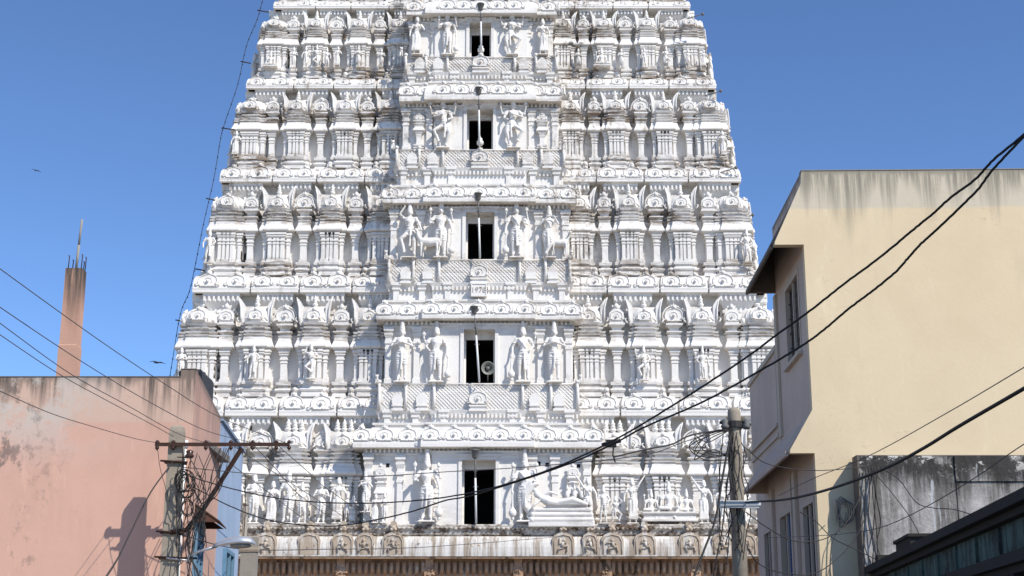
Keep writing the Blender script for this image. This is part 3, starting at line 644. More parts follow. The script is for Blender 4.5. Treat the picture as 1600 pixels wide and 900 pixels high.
# ---- central bay
kb = {1: 700, 2: 500, 3: 318, 4: 159, 5: 24}; kt = {1: 672, 2: 480, 3: 300, 4: 140, 5: 8}
sf = {1: 820, 2: 598, 3: 404, 4: 232, 5: 87}; lb = {2: 641, 3: 442, 4: 262, 5: 113}
kh = {1: 195, 2: 160, 3: 152, 4: 127, 5: 117}; wh = {1: 178, 2: 147, 3: 140, 4: 122, 5: 112}; lh = {2: 157, 3: 143, 4: 132, 5: 119}
win = {1: (721, 775, 718), 2: (724, 774, 514), 3: (727, 773, 331), 4: (729, 771, 169), 5: (733, 768, 35)}
WC = {n: FN[n] - .95 for n in range(1, 7)}
CX = {}
for n in range(1, 6):
    W = WC[n]; mpx = lambda p, y, Y: p * Y / den(y)
    zf = Zat(sf[n], W - .45); zk0 = Zat(kb[n], W - .55); zk1 = Zat(kt[n], WC[n + 1] - .3 if n < 5 else W)
    hwl = mpx(wh[n], (sf[n] + kb[n]) / 2, W); hk = mpx(kh[n], kb[n], W - .5)
    x0, x1, yt = win[n]; ym = (sf[n] + yt) / 2; wx0 = Xat(x0, ym, W - .3) - TX; wx1 = Xat(x1, ym, W - .3) - TX; wz = Zat(yt, W - .3)
    CX[n] = (zf, zk0)
    # wall with a real opening
    m = MB(); Wl = W - 80; yb = FN[n] + 1.4 - 80; D = .75
    m.box(-hwl, wx0 - .001, Wl, yb, zf - .3, zk0 + .2); m.box(wx1 + .001, hwl, Wl, yb, zf - .3, zk0 + .2); m.box(wx0, wx1, Wl + .004, yb, wz, zk0 + .19); m.box(wx0, wx1, Wl + .004, yb, zf - .3, zf)
    h = zk0 - zf
    # entablature with dentils under the eave
    m.loft(-hwl, hwl, Wl, yb, [(zk0 - .34, .0), (zk0 - .33, .1), (zk0 - .22, .12), (zk0 - .21, .04), (zk0 + .05, .04)])
    k = int(hwl * 2 / .24)
    for i in range(k): x = -hwl + (i + .5) * 2 * hwl / k; m.box(x - .055, x + .055, Wl - .2, Wl, zk0 - .2, zk0 + .02)
    inner = mpx(72, ym, W)
    wt = wz + .02
    m.box(-inner, wx0 - .003, Wl - .25, Wl + .1, zf, zk0 - .35); m.box(wx1 + .003, inner, Wl - .25, Wl + .1, zf, zk0 - .35); m.box(wx0 - .004, wx1 + .004, Wl - .249, Wl + .1, wz, zk0 - .349)
    # pilasters of the bay
    for s in (-1, 1):
        for fx in ((.98, .68) if n != 1 else (.98, .70, .50)):
            pilaster(m, s * (fx * hwl - .12), Wl - .14, .32, zf, zk0 - .34, .3)
        # carved side panel of the window
        if n == 1:
            for i in range(6): zz = zf + .35 + i * .5; m.tube([(s * (inner - .28) + .16 * cos(a), Wl - .26, zz + .16 * sin(a)) for a in [2 * pi * q / 10 for q in range(11)]], .025, 4)
    m.loft(-inner, inner, Wl - .25, Wl + .2, [(zk0 - .36, .02), (zk0 - .24, .02), (zk0 - .23, .1), (zk0 - .12, .1)])
    bay = part('central_bay', m, 'white', tower)
    # window: frame, passage with its unlit depth painted near black
    fr = MB(); t = .17; jy = Wl - .33
    fr.box(wx0 - t, wx0 + .02, jy, Wl + .1, zf, wz + t); fr.box(wx1 - .02, wx1 + t, jy, Wl + .1, zf, wz + t); fr.box(wx0 + .02, wx1 - .02, jy, Wl + .1, wz - .02, wz + t - .003)
    fr.box(wx0 - t - .1, wx1 + t + .1, jy - .06, Wl + .1, wz + t + .002, wz + t + .14)
    ir = .12; q = Wl + .55
    fr.box(wx0, wx0 + ir, q, q + .15, zf, wz); fr.box(wx1 - ir, wx1, q, q + .15, zf, wz); fr.box(wx0 + ir, wx1 - ir, q, q + .15, wz - .42, wz)
    part('window_frame', fr, 'white', bay)
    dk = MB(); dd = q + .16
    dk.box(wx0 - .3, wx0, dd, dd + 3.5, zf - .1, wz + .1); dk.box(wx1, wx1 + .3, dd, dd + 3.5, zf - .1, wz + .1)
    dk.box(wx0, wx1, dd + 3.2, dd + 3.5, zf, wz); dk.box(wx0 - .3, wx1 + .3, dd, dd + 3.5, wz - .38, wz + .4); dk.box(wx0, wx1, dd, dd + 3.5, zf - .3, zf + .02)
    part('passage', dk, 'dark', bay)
    # eave of the bay
    m = MB(); m.loft(-hk + .5, hk - .5, Wl - .1, yb, kap_prof(zk0, zk1 - zk0, .5, .2)); kin = inner * 1.02
    m.loft(-kin, kin, Wl - .32, yb, kap_prof(zk0 + .004, zk1 - zk0 + .003, .52, .2))
    nk = 9 if n != 1 else 11
    kz = zk0 + (zk1 - zk0) * .6; rk = min(.40, (zk1 - zk0) * .56)
    for i in range(nk):
        x = -hk + .45 + (2 * hk - .9) * i / (nk - 1); off = .34 if abs(x) < kin + .2 else 0
        kudu(m, x, Wl - .1 - .42 - off * .66, kz, rk, -.2); 
        m.box(x - .13, x + .13, Wl - .5 - off * .6, Wl, zk1 - .1, zk1 + .12)
        m.tube([(x + rk * 1.6, Wl - .12 - .46 - off * .6, kz - rk * .7), (x + rk * 1.5, Wl - .1 - .3 - off * .6, kz + rk * .8)], .05, 4)
    part('bay_eave', m, 'white', bay)
# railing with lattice vault, dentil wall and mouldings below each upper window
for n in range(2, 6):
    W = WC[n]; Wl = W - 80; zf = CX[n][0]; zl = Zat(lb[n], W - .55); zk = Zat(kt[n - 1], W - .4); hl = lh[n] * W / den(lb[n]); yb = FN[n] + 1.4 - 80
    m = MB(); m.loft(-hl + .1, hl - .1, Wl - .2, yb, [(zk - .35, .0), (zk - .34, .28), (zk - .2, .3), (zk - .19, .1), (zk - .02, .1), (zk, .34), (zk + .12, .36), (zk + .13, .2), (zk + .26, .2), (zk + .27, .32), (zk + .38, .34), (zk + .39, .0), (zl - .34, 0), (zl - .2, .1), (zl, .22)])
    kin = 72 * W / den(lb[n])
    m.loft(-kin, kin, Wl - .45, yb, [(zk - .352, .0), (zk - .342, .28), (zk - .202, .3), (zk - .192, .1), (zk - .022, .1), (zk - .003, .34), (zk + .117, .36), (zk + .127, .2), (zk + .257, .2), (zk + .267, .32), (zk + .377, .34), (zk + .387, .0), (zl - .343, 0), (zl - .203, .08), (zl - .003, .16)])
    k = int(2 * hl / .22)
    for i in range(k):
        x = -hl + (i + .5) * 2 * hl / k
        if zl - zk > .75: m.box(x - .05, x + .05, Wl - (.36 if abs(x) > kin else .6), Wl, zl - .42, zl - .2)
    for fx in (-.9, -.62, -.34, .34, .62, .9):      # short posts with capitals
        x = fx * hl; m.loft(x - .16, x + .16, Wl - .42 - (.12 if abs(fx) < .5 else 0), Wl, [(zk + .38, 0), (zl - .42, 0), (zl - .36, .07), (zl - .26, .07), (zl - .25, .02), (zl - .12, .12), (zl + .05, .12)])
    rl = part('railing', m, 'white', tower)
    v = MB(); hh = zf - zl
    v.loft(-hl + .12, hl - .12, Wl - .28, Wl + .3, [(zl - .01, .12), (zl + .08, .14), (zl + .09, .04), (zl + hh * .35, .06), (zl + hh * .7, .04), (zl + hh * .92, -.04), (zl + hh, -.1)])
    yf = lambda t: Wl - .34 - .02 * sin(pi * t) + .05 * t * t
    lattice(v, -hl + .15, hl - .15, zl + .14, zf - .12, yf, .21, .024)
    v.tube([(-hl + .1, Wl - .3, zf - .04), (hl - .1, Wl - .3, zf - .04)], .045, 6)
    for fx in (-.985, -.72, -.44, .44, .72, .985):        # curved ribs between the panels
        x = fx * hl; v.tube([(x, Wl - .4, zl + .05), (x + .02, Wl - .5, zl + hh * .5), (x + .0, Wl - .42, zl + hh * .95), (x - .02, Wl - .3, zf + .12)], [.1, .08, .09, .05], 7); v.ell((x, Wl - .42, zf + .06), .13, 8, 6)
    for fx in (-.80, -.56, .56, .80):
        x = fx * hl; v.loft(x - .24, x + .24, Wl - .5, Wl, [(zl - .02, .08), (zl + .1, .08), (zl + .12, 0), (zl + .2, 0), (zl + .24, .07), (zl + .3, .07)]); v.prism([(x - .26, zl + .29), (x + .26, zl + .29), (x + .32, zl + .6), (x + .2, zl + .85), (x, zl + .98), (x - .2, zl + .85), (x - .32, zl + .6)], Wl - .52, Wl - .2)
    kudu(v, 0, Wl - .62, zl + .62, .4, 0, n >= 4); v.loft(-.42, .42, Wl - .62, Wl, [(zl - .06, .08), (zl + .06, .08), (zl + .08, 0), (zl + .16, 0), (zl + .2, .08), (zl + .28, .08)])
    if n >= 4: v.lathe(0, Wl - .55, [(zf + .12, .1), (zf + .25, .2), (zf + .38, .2), (zf + .48, .1), (zf + .55, .14), (zf + .62, .05), (zf + .78, .01)], 10)
    part('lattice_vault', v, 'white', rl)
    if n == 3:
        zc = Zat(453, W - .95); pq = MB(); pq.box(-.44, .44, Wl - .92, Wl - .5, zc - .36, zc + .4)
        for a in ((-.44, .44, .34, .4), (-.44, .44, -.36, -.30)): pq.box(a[0], a[1], Wl - .96, Wl - .921, zc + a[2], zc + a[3])
        for a in (-.44, .38): pq.box(a, a + .06, Wl - .96, Wl - .921, zc - .299, zc + .339)
        po = part('date_plaque', pq, 'white', tower)
        tc = bpy.data.curves.new('txt', 'FONT'); tc.body = '1978'; tc.size = .42; tc.extrude = .02; tc.align_x = 'CENTER'; tc.align_y = 'CENTER'
        to = bpy.data.objects.new('t', tc); COL.objects.link(to); tm = bpy.data.meshes.new_from_object(to.evaluated_get(bpy.context.evaluated_depsgraph_get())); bpy.data.objects.remove(to)
        tm.materials.clear(); tm.materials.append(M['kap']); tm.transform(Matrix.Translation((0, Wl - .94, zc + .02)) @ Matrix.Rotation(pi / 2, 4, 'X')); link('date_numerals', tm, po)
# mini shrines inside the bays of storeys 1 and 4
for n, px in ((1, 150), (4, 96)):
    W = WC[n]; zf, zk0 = CX[n]; xx = px * W / den(sf[n] - 40); hh = (zk0 - zf)
    for s in (-1, 1): inst(PJA, tower, (s * xx, W - .35 - 80, zf - .1), 0, (.72, .5, hh * .82 / 5.0))

# statues on the tower: key, px x, floor y, head-top y (without crown ~), plane, mirror, label
def statue(key, px, y0, y1, Y, mir=1, label=None, wide=1.):
    z0 = Zat(y0, Y); z1 = Zat(y1, Y); hgt = {'guard': 1.24, 'pray': 1.19, 'fold': 1.1, 'relax': 1.17, 'relaxmace': 1.2, 'flute': 1.16, 'dance': 1.15, 'dance4': 1.2, 'raise': 1.08, 'lady': 1.08, 'climb': 1.14,
        'seat': .94, 'trio': 1.1, 'recline': .94, 'calf': 1.0, 'beast': .85}[key]
    s = (z1 - z0) / hgt; o = link('statue', ST[key], tower, T(Xat(px, (y0 + y1) / 2, Y), Y, z0 + .02 * s), 0, (s * mir * wide, s * .95, s))
    if label: o['label'] = label
    return o
W = {n: WC[n] - .42 for n in WC}
statue('guard', 667, 815, 701, W[1] - .1, 1, 'large four armed guardian statue left of the lowest window')
statue('guard', 820, 815, 701, W[1] - .1, -1, 'large four armed guardian statue right of the lowest window')
statue('recline', 874, 818, 752, W[1] - .1, 1, 'reclining figure on a coiled serpent')
statue('flute', 571, 800, 737, W[1] - .2, 1); statue('lady', 587, 817, 772, W[1] - .2); statue('fold', 601, 817, 770, W[1] - .2)
statue('raise', 919, 818, 746, W[1] - .1, -1); statue('relax', 943, 818, 757, W[1] - .1, 1); statue('climb', 962, 818, 775, W[1] - .1, -1, wide=1.3)
V1 = FN[1] - .75
for k, px, top, mi in (('fold', 397, 740, 1), ('lady', 426, 752, 1), ('relax', 451, 733, 1), ('relax', 472, 753, -1), ('pray', 502, 745, 1), ('lady', 529, 746, 1), ('relax', 543, 768, -1), ('lady', 552, 775, 1)): statue(k, px, 818, top, V1, mi)
statue('raise', 988, 818, 748, V1, 1, 'woman statue raising one arm left of the seated trio'); statue('trio', 1045, 817, 748, V1, 1, 'seated trio of statues on a plinth', 1.05); statue('raise', 1100, 818, 750, V1, -1, 'woman statue raising one arm right of the seated trio')
statue('pray', 1128, 818, 752, V1); statue('fold', 368, 818, 744, V1); statue('relax', 1160, 818, 748, V1)
for k, px, mi in (('pray', 628, 1), ('relaxmace', 682, 1), ('relaxmace', 817, -1), ('pray', 866, 1)): statue(k, px, 597, 501, W[2], mi, None)
V2 = FN[2] - .5
for k, px, y0, y1, mi in (('relax', 396, 592, 538, 1), ('dance', 486, 592, 536, 1), ('dance4', 1006, 594, 538, 1), ('relaxmace', 1098, 594, 540, 1), ('fold', 283, 592, 543, 1), ('fold', 1212, 592, 543, 1)): statue(k, px, y0, y1, V2, mi)
for k, px, y0, y1, mi in (('climb', 640, 403, 319, 1), ('guard', 689, 403, 308, 1), ('guard', 807, 403, 308, -1), ('flute', 858, 403, 321, -1)): statue(k, px, y0, y1, W[3], mi)
statue('calf', 671, 403, 358, W[3] - .1, 1, 'calf statue beside the dancing figure', .85); statue('calf', 874, 400, 362, W[3] + .1, -1, None, .8)
V3 = FN[3] - .4
for px, mi in ((327, 1), (1167, -1)): statue('relax', px, 411, 357, V3, mi)
for px, mi in ((692, 1), (802, -1)): statue('dance4', px, 232, 150, W[4], mi)
for px, mi in ((369, 1), (1129, -1)): statue('lady', px, 246, 205, FN[4] - .4, mi)
for k, px, y1, mi in (('lady', 652, 26, 1), ('guard', 699, 12, 1), ('dance4', 800, 14, -1), ('lady', 848, 30, -1)): statue(k, px, 86, y1, W[5], mi)
V5 = FN[5] - .4
for k, px, y1, mi in (('seat', 423, 78, 1), ('fold', 459, 74, 1), ('relax', 478, 72, 1), ('dance', 495, 70, 1), ('relax', 511, 74, -1), ('lady', 528, 73, 1), ('pray', 560, 70, 1), ('fold', 596, 76, 1), ('fold', 904, 76, 1), ('seat', 940, 72, 1), ('fold', 971, 76, 1), ('relax', 1007, 74, 1), ('dance', 1041, 72, -1), ('relaxmace', 1075, 74, 1), ('lady', 1100, 78, 1)): statue(k, px, 106, y1, V5, mi)
for n in (2, 3, 4, 5):      # small beasts at the railing ends
    for s in (-1, 1):
        yy = sf[n] + 3; statue('beast', 748 + s * (lh[n] + 2), yy, yy - 16, W[n], s); 
for n in (2, 3, 4, 5):      # figures on the flanks, seen in profile
    for side in (-1, 1):
        for cc, k in ((.20, 'relax'), (.30, 'guard'), (.40, 'lady')):
            o = link('statue', ST[k], tower, (side * (HW[n] + .75), FN[n] + cc * HW[n] - 80, ZBN[n] + .5), side * pi / 2, (2.1, 1.9, 2.1))
# small beam holes: solid blocks, the shade inside painted on as near black
for x, y, n in ((391, 669, 1), (964, 677, 1), (1110, 674, 1), (455, 487, 2), (1122, 490, 2), (456, 344, 3)):
    q = MB(); Y = FN[n] + .53; p = P(x, y, Y); q.box(-.09, .09, -.03, .06, -.12, .12); part('painted_beam_hole', q, 'hole', tower, loc=T(*p))
for x, y in ((805, 725), (842, 724), (855, 726), (904, 728), (606, 727)):
    q = MB(); Y = WC[1] - .01; p = P(x, y, Y); q.box(-.09, .09, -.01, .06, -.1, .1); part('painted_beam_hole', q, 'hole', tower, loc=T(*p))

# ---- granite base
E0 = FN[1] - 1.75; hb = HW[1] + .6; zA = Zat(870, E0 - .0); zB = Zat(838, E0 + .5); Y0 = E0 - 80; bk = 2 * YMID - E0 - 80
m = MB(); m.loft(-hb, hb, Y0 + .62, bk, [(zB - .1, 0), (zB + .02, .1), (zB + .1, .22), (S0Z - .22, .26), (S0Z - .2, .36), (S0Z - .06, .38), (S0Z, .34)], True)
for i in range(150):
    x = -hb + (i + .5) * 2 * hb / 150; m.ell((x, Y0 + .3, S0Z - .2 + random.uniform(-.03, .03)), (.12, .09, .09), 6, 4)
part('ledge', m, 'ledge', tower)
m = MB(); m.loft(-hb, hb, Y0 + .6, bk, [(z, o) for z, o in kap_prof(zA, zB - zA, .6, .22)], True); m.box(-hb - .5, hb + .5, Y0 + .02, Y0 + .1, zA + .21, zA + .27)
part('base_cornice', m, 'kap', tower)
m = MB(); m.loft(-hb, hb, Y0 + .5, bk, [(zA - .09, .44), (zA - .002, .47)], True); part('drip_edge', m, 'gran', tower)
for px, kk in ((415, 1), (483, 0), (535, 1), (570, 1), (614, 1), (880, 1), (922, 1), (957, 1), (1008, 1), (1078, 1), (1130, 1), (368, 1), (1165, 1), (1200, 1), (325, 1)):
    x = Xat(px, 850, E0) - TX; q = MB(); hh = zB - zA; wd = .58 if px != 570 else .48
    if px == 922: wd = .42
    q.prism([(-wd, 0), (wd, 0), (wd, hh * .7), (wd * .8, hh * .93), (wd * .3, hh * 1.04), (-wd * .3, hh * 1.04), (-wd * .8, hh * .93), (-wd, hh * .7)], -.06, .4)
    q.tube([(wd * .84, -.07, .05), (wd * .84, -.07, hh * .66), (wd * .6, -.07, hh * .87), (0, -.07, hh * .95), (-wd * .6, -.07, hh * .87), (-wd * .84, -.07, hh * .66), (-wd * .84, -.07, .05)], .035, 5)
    if kk:      # relief: a small crouching figure
        rr = random.Random(px); q.ell((rr.uniform(-.06, .06), -.1, hh * .68), (.09, .07, .1), 8, 6); q.tube([(0, -.09, hh * .6), (rr.uniform(-.08, .08), -.1, hh * .35)], .08, 7)
        for s in (-1, 1): q.tube([(0, -.09, hh * .33), (s * .24, -.12, hh * rr.uniform(.25, .42)), (s * rr.uniform(.12, .3), -.1, hh * .12)], .045, 6); q.tube([(0, -.09, hh * .58), (s * .2, -.12, hh * rr.uniform(.42, .6)), (s * rr.uniform(.12, .34), -.1, hh * rr.uniform(.5, .8))], .035, 6)
    q.box(-.13, .13, .08, .6, hh * 1.0, hh * 1.16); q.ell((0, .12, hh * 1.28), (.17, .15, .15), 8, 6); q.ell((-.1, .05, hh * 1.2), (.1, .1, .09), 7, 5); q.ell((.1, .05, hh * 1.2), (.1, .1, .09), 7, 5); q.prism([(-.2, hh * 1.36), (.2, hh * 1.36), (.14, hh * 1.56), (0, hh * 1.62), (-.14, hh * 1.56)], .08, .4)
    o = part('carved_gable', q, 'carved', tower, loc=(x, Y0 + .05, zA + .1)); 
x = Xat(745, 850, E0) - TX; q = MB()
q.ell((-.25, 0, 0), (.14, .06, .14)); q.ell((.1, 0, .02), (.13, .06, .1)); q.ell((.35, 0, -.03), (.1, .05, .12)); q.tube([(-.42, 0, -.14), (.45, 0, -.16)], .04, 6); part('carved_relief', q, 'carved', tower, loc=(x, Y0 + .08, (zA + zB) / 2))
# bracket frieze under the eave and the walls of the gate
m = MB(); zc = Zat(900, E0 + .7); zt = zA - .12
m.box(-hb + .1, hb - .1, Y0 + .80, bk - .9, zc - .5, zt + .06)
m.loft(-hb + .2, hb - .2, Y0 + .85, bk - .9, [(zc - .34, .1), (zc - .2, .14), (zc - .19, .0), (zc - .05, .0), (zc + .0, .12), (zc + .1, .12)])
nb = 112
for i in range(nb):
    x = -hb + .3 + (2 * hb - .6) * i / (nb - 1)
    if i % 14 == 6:
        m.loft(x - .26, x + .26, Y0 + .52, Y0 + 1., [(zc - .1, 0), (zc + .3, .02), (zc + .5, -.05), (zt + .04, -.05)])
        for q in range(5): a = JIT.uniform(-.2, .2); b_ = JIT.uniform(0, .45); m.tube([(x + a, Y0 + .5, zc + b_), (x + a + JIT.uniform(-.15, .15), Y0 + .46, zc + b_ + JIT.uniform(-.1, .12)), (x + a + JIT.uniform(-.2, .2), Y0 + .5, zc + b_ + JIT.uniform(-.16, .1))], .045, 5)
        continue
    m.prism([(x - .13, zc + .02), (x + .13, zc + .02), (x + .15, zc + .2), (x + .09, zt - .2), (x + .12, zt), (x - .12, zt), (x - .09, zt - .2), (x - .15, zc + .2)], Y0 + .72, Y0 + 1.)
    m.tube([(x, Y0 + .9, zt - .06), (x, Y0 + .62, zt - .2), (x, Y0 + .56, zc + .3), (x, Y0 + .7, zc + .12), (x, Y0 + .74, zc + .2)], [.09, .11, .1, .08, .05], 8)
part('bracket_frieze', m, 'gran', tower)
m = MB(); gw = 3.6; gh = 6.3; yy0 = Y0 + 1.1; yb2 = bk - 1.1; zt = zc - .35
m.box(-hb + .6, -gw, yy0, yb2, -.2, zt); m.box(gw, hb - .6, yy0, yb2, -.2, zt)
m.box(-gw, gw, yy0 + .01, yb2 - .01, gh, zt - .01)
for s in (-1, 1):
    for i in range(6):
        x = s * (gw + .6 + i * (hb - gw - 1.6) / 5); pilaster(m, x, yy0 - .25, .7, .9, zt, .3)
    m.loft(min(s * (gw + .1), s * (hb - .3)), max(s * (gw + .1), s * (hb - .3)), yy0 - .3, yy0 + .5, mould(-.1, 1.1, .25))
part('gate_wall', m, 'gran', tower)

# ------------------------------------------------------------------ lamps on poles in front of the windows, loudspeaker
names = ['lowest window', 'second window from the bottom', 'third window from the bottom', 'fourth window from the bottom', 'topmost visible window']
lp = {1: (742, 744, 704, 818), 2: (741, 749, 480, 597), 3: (747, 750, 303, 403), 4: (748, 749, 138, 228), 5: (751, 752, 7, 78)}
for n, (xa, xb, ya, yb_) in lp.items():
    Y = WC[n] - .7 - (0 if n == 1 else .1); bot = P(xb, yb_, Y); top = P(xa, ya, Y)
    e = empty('pole_lamp', bot, 'grey lantern on a thin pole in front of the %s' % names[n - 1], 'lamp', 'lamps in front of the tower windows')
    d = top - bot; q = MB(); k = .62; q.tube([(0, 0, 0), d * k], .055, 8); q.tube([(0, .25, .05), (0, 0, .05)], .04, 6)
    part('pole', q, 'wpaint', e); q = MB(); q.tube([d * k, d * .93], .045, 7); q.tube([d * .5 + Vector((-.14, 0, 0)), d * .5 + Vector((.14, 0, 0))], .03, 6); q.tube([d * .72 + Vector((-.12, 0, 0)), d * .72 + Vector((.12, 0, 0))], .03, 6)
    part('upper_rod', q, 'lampgrey', e)
    q = MB(); q.lathe(d.x, d.y, [(d.z - .42, .1), (d.z - .36, .15), (d.z - .02, .19), (d.z, .24), (d.z + .05, .22), (d.z + .1, .05)], 10); part('lantern', q, 'lampgrey', e)
Y = WC[2] - .45; p = P(762, 576, Y)
e = empty('loudspeaker', p, 'grey horn loudspeaker at the lower right of the second window from the bottom', 'loudspeaker')
q = MB(); q.M = Matrix.Rotation(radians(8), 4, 'Z') @ Matrix.Rotation(pi / 2, 4, 'X')
prof = [(-.5, .06), (-.3, .08), (-.1, .16), (.05, .26), (.12, .37), (.15, .38), (.14, .35), (.05, .24), (-.08, .14), (-.2, .08)]
n_ = 24; pts = [(r * cos(2 * pi * k / n_), r * sin(2 * pi * k / n_), z) for z, r in prof for k in range(n_)]; b = q._v(pts)
q._f([(i * n_ + k, i * n_ + (k + 1) % n_, i * n_ + n_ + (k + 1) % n_, i * n_ + n_ + k) for i in range(len(prof) - 1) for k in range(n_)], b, True)
part('horn', q, 'horn', e); q = MB(); q.M = Matrix.Rotation(pi / 2, 4, 'X'); q.ell((0, 0, .0), (.075, .075, .1)); part('horn_centre', q, 'wpaint', e)
q = MB(); q.lathe(0, 0, [(-.1, .1), (.1, .12)], 12); q.box(-.13, .13, .4, .7, -.12, .12); q.tube([(0, 0, 0), (0, .45, 0)], .06, 8); q.tube([(0, .5, -.1), (0, .5, -.62)], .03, 6); part('driver', q, 'lampgrey', e)

# ------------------------------------------------------------------ yellow building on the right
YB = 30.0; oX = Xat(1262, 500, YB)
yel = empty('yellow_building', (oX, YB, 0), 'cream yellow plastered building with sloping side canopies at the right', 'building', rz=-radians(1.25))
ztop = Zat(267, YB); xe = Xat(1208, 382, YB) - oX; ze = Zat(382, YB); xc2 = Xat(1232, 708, YB) - oX; zc2 = Zat(708, YB); zc2t = Zat(640, YB); zet = Zat(287, YB)
m = MB(); m.prism([(0, -.2), (9.5, -.2), (9.5, ztop), (.03, ztop), (.0, zet), (xe + .04, ze + .06), (xe + .04, ze), (0.0, ze), (0, zc2t), (xc2 + .04, zc2 + .07), (xc2 + .04, zc2), (.0, zc2)], 0, .22)
part('front_wall', m, 'yellow', yel)
def holes_wall(m, x0, x1, u0, u1, z0, z1, holes):
    us = sorted({u0, u1, *[h for q in holes for h in q[:2]]}); zs = sorted({z0, z1, *[h for q in holes for h in q[2:]]})
    for a, b_ in zip(us, us[1:]):
        for c_, d_ in zip(zs, zs[1:]):
            if any(h[0] <= (a + b_) / 2 <= h[1] and h[2] <= (c_ + d_) / 2 <= h[3] for h in holes): continue
            m.box(x0, x1, a, b_, c_, d_)
up_h = [(1.0, 2.7, 8.35, 10.05)]; lo_h = [(.7, 2.0, 1.2, 5.05), (3.6, 5.2, 1.0, 5.15), (6.6, 7.8, 1.2, 5.0)]
m = MB(); holes_wall(m, .02, .24, .22, 4.2, zc2t - .3, zet, up_h); holes_wall(m, .06, .26, .22, 9.0, -.2, zc2t - .31, lo_h)
m.box(.001, .2, 4.2, 9.0, zc2t - .3, 9.08); m.box(.2, 9.4, 8.8, 9.0, -.2, 9.0); m.box(.03, .24, .22, 4.2, zet + .002, ztop); m.box(.24, 9.4, 4.0, 4.2, 6.6, ztop - .2); m.box(.2, 9.5, .22, 4.0, ztop - .5, ztop - .3); m.box(.2, 9.5, 4.2, 8.8, 6.4, 6.6)
part('side_wall', m, 'greyside', yel)
m = MB(); m.box(-.05, .0, 4.22, 9.03, 9.0, 9.12)
for q0 in (4.32,): m.box(-.03, .0, q0, q0 + .1, 6.9, 9.0)
m.box(-.04, .018, 3.9, 4.18, 6.9, ze - .1); m.box(-.05, .0, 4.3, 8.9, 6.95, 7.03); m.box(-.07, .0, 4.3, 8.9, 7.2, 7.27); m.box(-.02, .055, 2.55, 2.9, 0, 5.9); m.box(-.02, .055, 5.9, 6.2, 0, 5.9); m.box(-.03, .055, 3.05, 3.2, 0, 5.9)
part('wall_trim', m, 'trim', yel)
def canopy(name, xt, zt_, xo, zo, y0, y1, th=.07, mat='eave'):
    m = MB(); m.prism([(xt, zt_), (xo, zo + th), (xo, zo), (xt, zt_ - th * 2.2)][::-1], y0, y1) if 0 else m.prism([(xo, zo), (xt + .02, zt_ - th * 2.4), (xt + .02, zt_), (xo, zo + th)], y0, y1)
    m.prism([(xo + .03, zo), (xt + .059, zo), (xt + .059, zt_ - .03), (xo + .03, zo + .06)], y1, y1 + .12)
    m.box(xo - .03, xo + .03, y0, y1 + .12, zo - .03, zo + th)
    return part(name, m, mat, yel)
canopy('canopy', 0, zet, xe, ze, .222, 4.07); canopy('canopy', 0, zc2t, xc2, zc2, .222, 7.0, mat='greyside')
def window(par, x, y0, y1, z0, z1, shut, sgn=-1):
    f = MB(); t = .09; X0, X1 = x - .03, x + .1
    for a in ((y0 - t, y0 + .03, z0 - t, z1 + t), (y1 - .03, y1 + t, z0 - t, z1 + t), (y0 + .03, y1 - .03, z1 - .03, z1 + t), (y0 + .03, y1 - .03, z0 - t, z0 + .03)): f.box(X0, X1, *a)
    f.box(x - .12, x + .02, y0 - .15, y1 + .15, z0 - .16, z0 - t - .002)
    mid = (y0 + y1) / 2; f.box(X0 + .03, X1, mid - .04, mid + .04, z0, z1); fo = part('window', f, 'trim', par)
    g_ = MB(); g_.box(x + .13, x + .15, y0, y1, z0, z1); part('pane', g_, 'glass', fo)
    s_ = MB(); k = int((z1 - z0) / .09)
    if shut:
        for i in range(k): zz = z0 + .05 + i * (z1 - z0 - .1) / k; s_.box(x + .06, x + .1, y0 + .05, mid - .06, zz, zz + .05)
        s_.box(x + .05, x + .11, y0 + .02, y0 + .1, z0, z1); s_.box(x + .05, x + .11, mid - .14, mid - .05, z0, z1)
        part('shutter', s_, 'shutter', fo)
    else:
        for i in range(1, 7): yy = y0 + i * (y1 - y0) / 7; s_.tube([(x + .05, yy, z0), (x + .05, yy, z1)], .012, 5)
        for i in range(1, 5): zz = z0 + i * (z1 - z0) / 5; s_.tube([(x + .05, y0, zz), (x + .05, y1, zz)], .012, 5)
        part('grille', s_, 'wood', fo)
window(yel, .03, *up_h[0], False)
for i, h in enumerate(lo_h): window(yel, .07, *h, i == 1)
m = MB(); m.box(.02, 9.5, -.012, .24, ztop + .002, ztop + .018); part('coping', m, 'conc2', yel)

# weathered wall in front of it
m = MB(); xw = Xat(1347, 800, 29.5); zw = Zat(712, 29.5); xs = Xat(1497, 800, 29.5)
wall = empty('weathered_wall', (xw, 29.5, 0), 'black streaked grey plaster wall in front of the yellow building at lower right', 'wall')
m.box(0, xs - xw - .012, 0, .42, -.2, zw); part('wall_panel', m, 'weath', wall)
m = MB(); m.box(xs - xw + .012, 9, 0, .42, -.2, Zat(752, 29.5) - .01); m.box(xs - xw, 9, -.03, .43, Zat(752, 29.5), zw - .004); m.box(xs - xw - .012, xs - xw + .012, .03, .4, -.2, zw - .02); part('wall_panel', m, 'weath', wall)
m = MB(); m.box(-.035, -.002, .0, .44, -.2, zw + .005); m.box(-.035, 9, .05, .43, zw + .002, zw + .02); part('edge_strip', m, 'eave', wall)

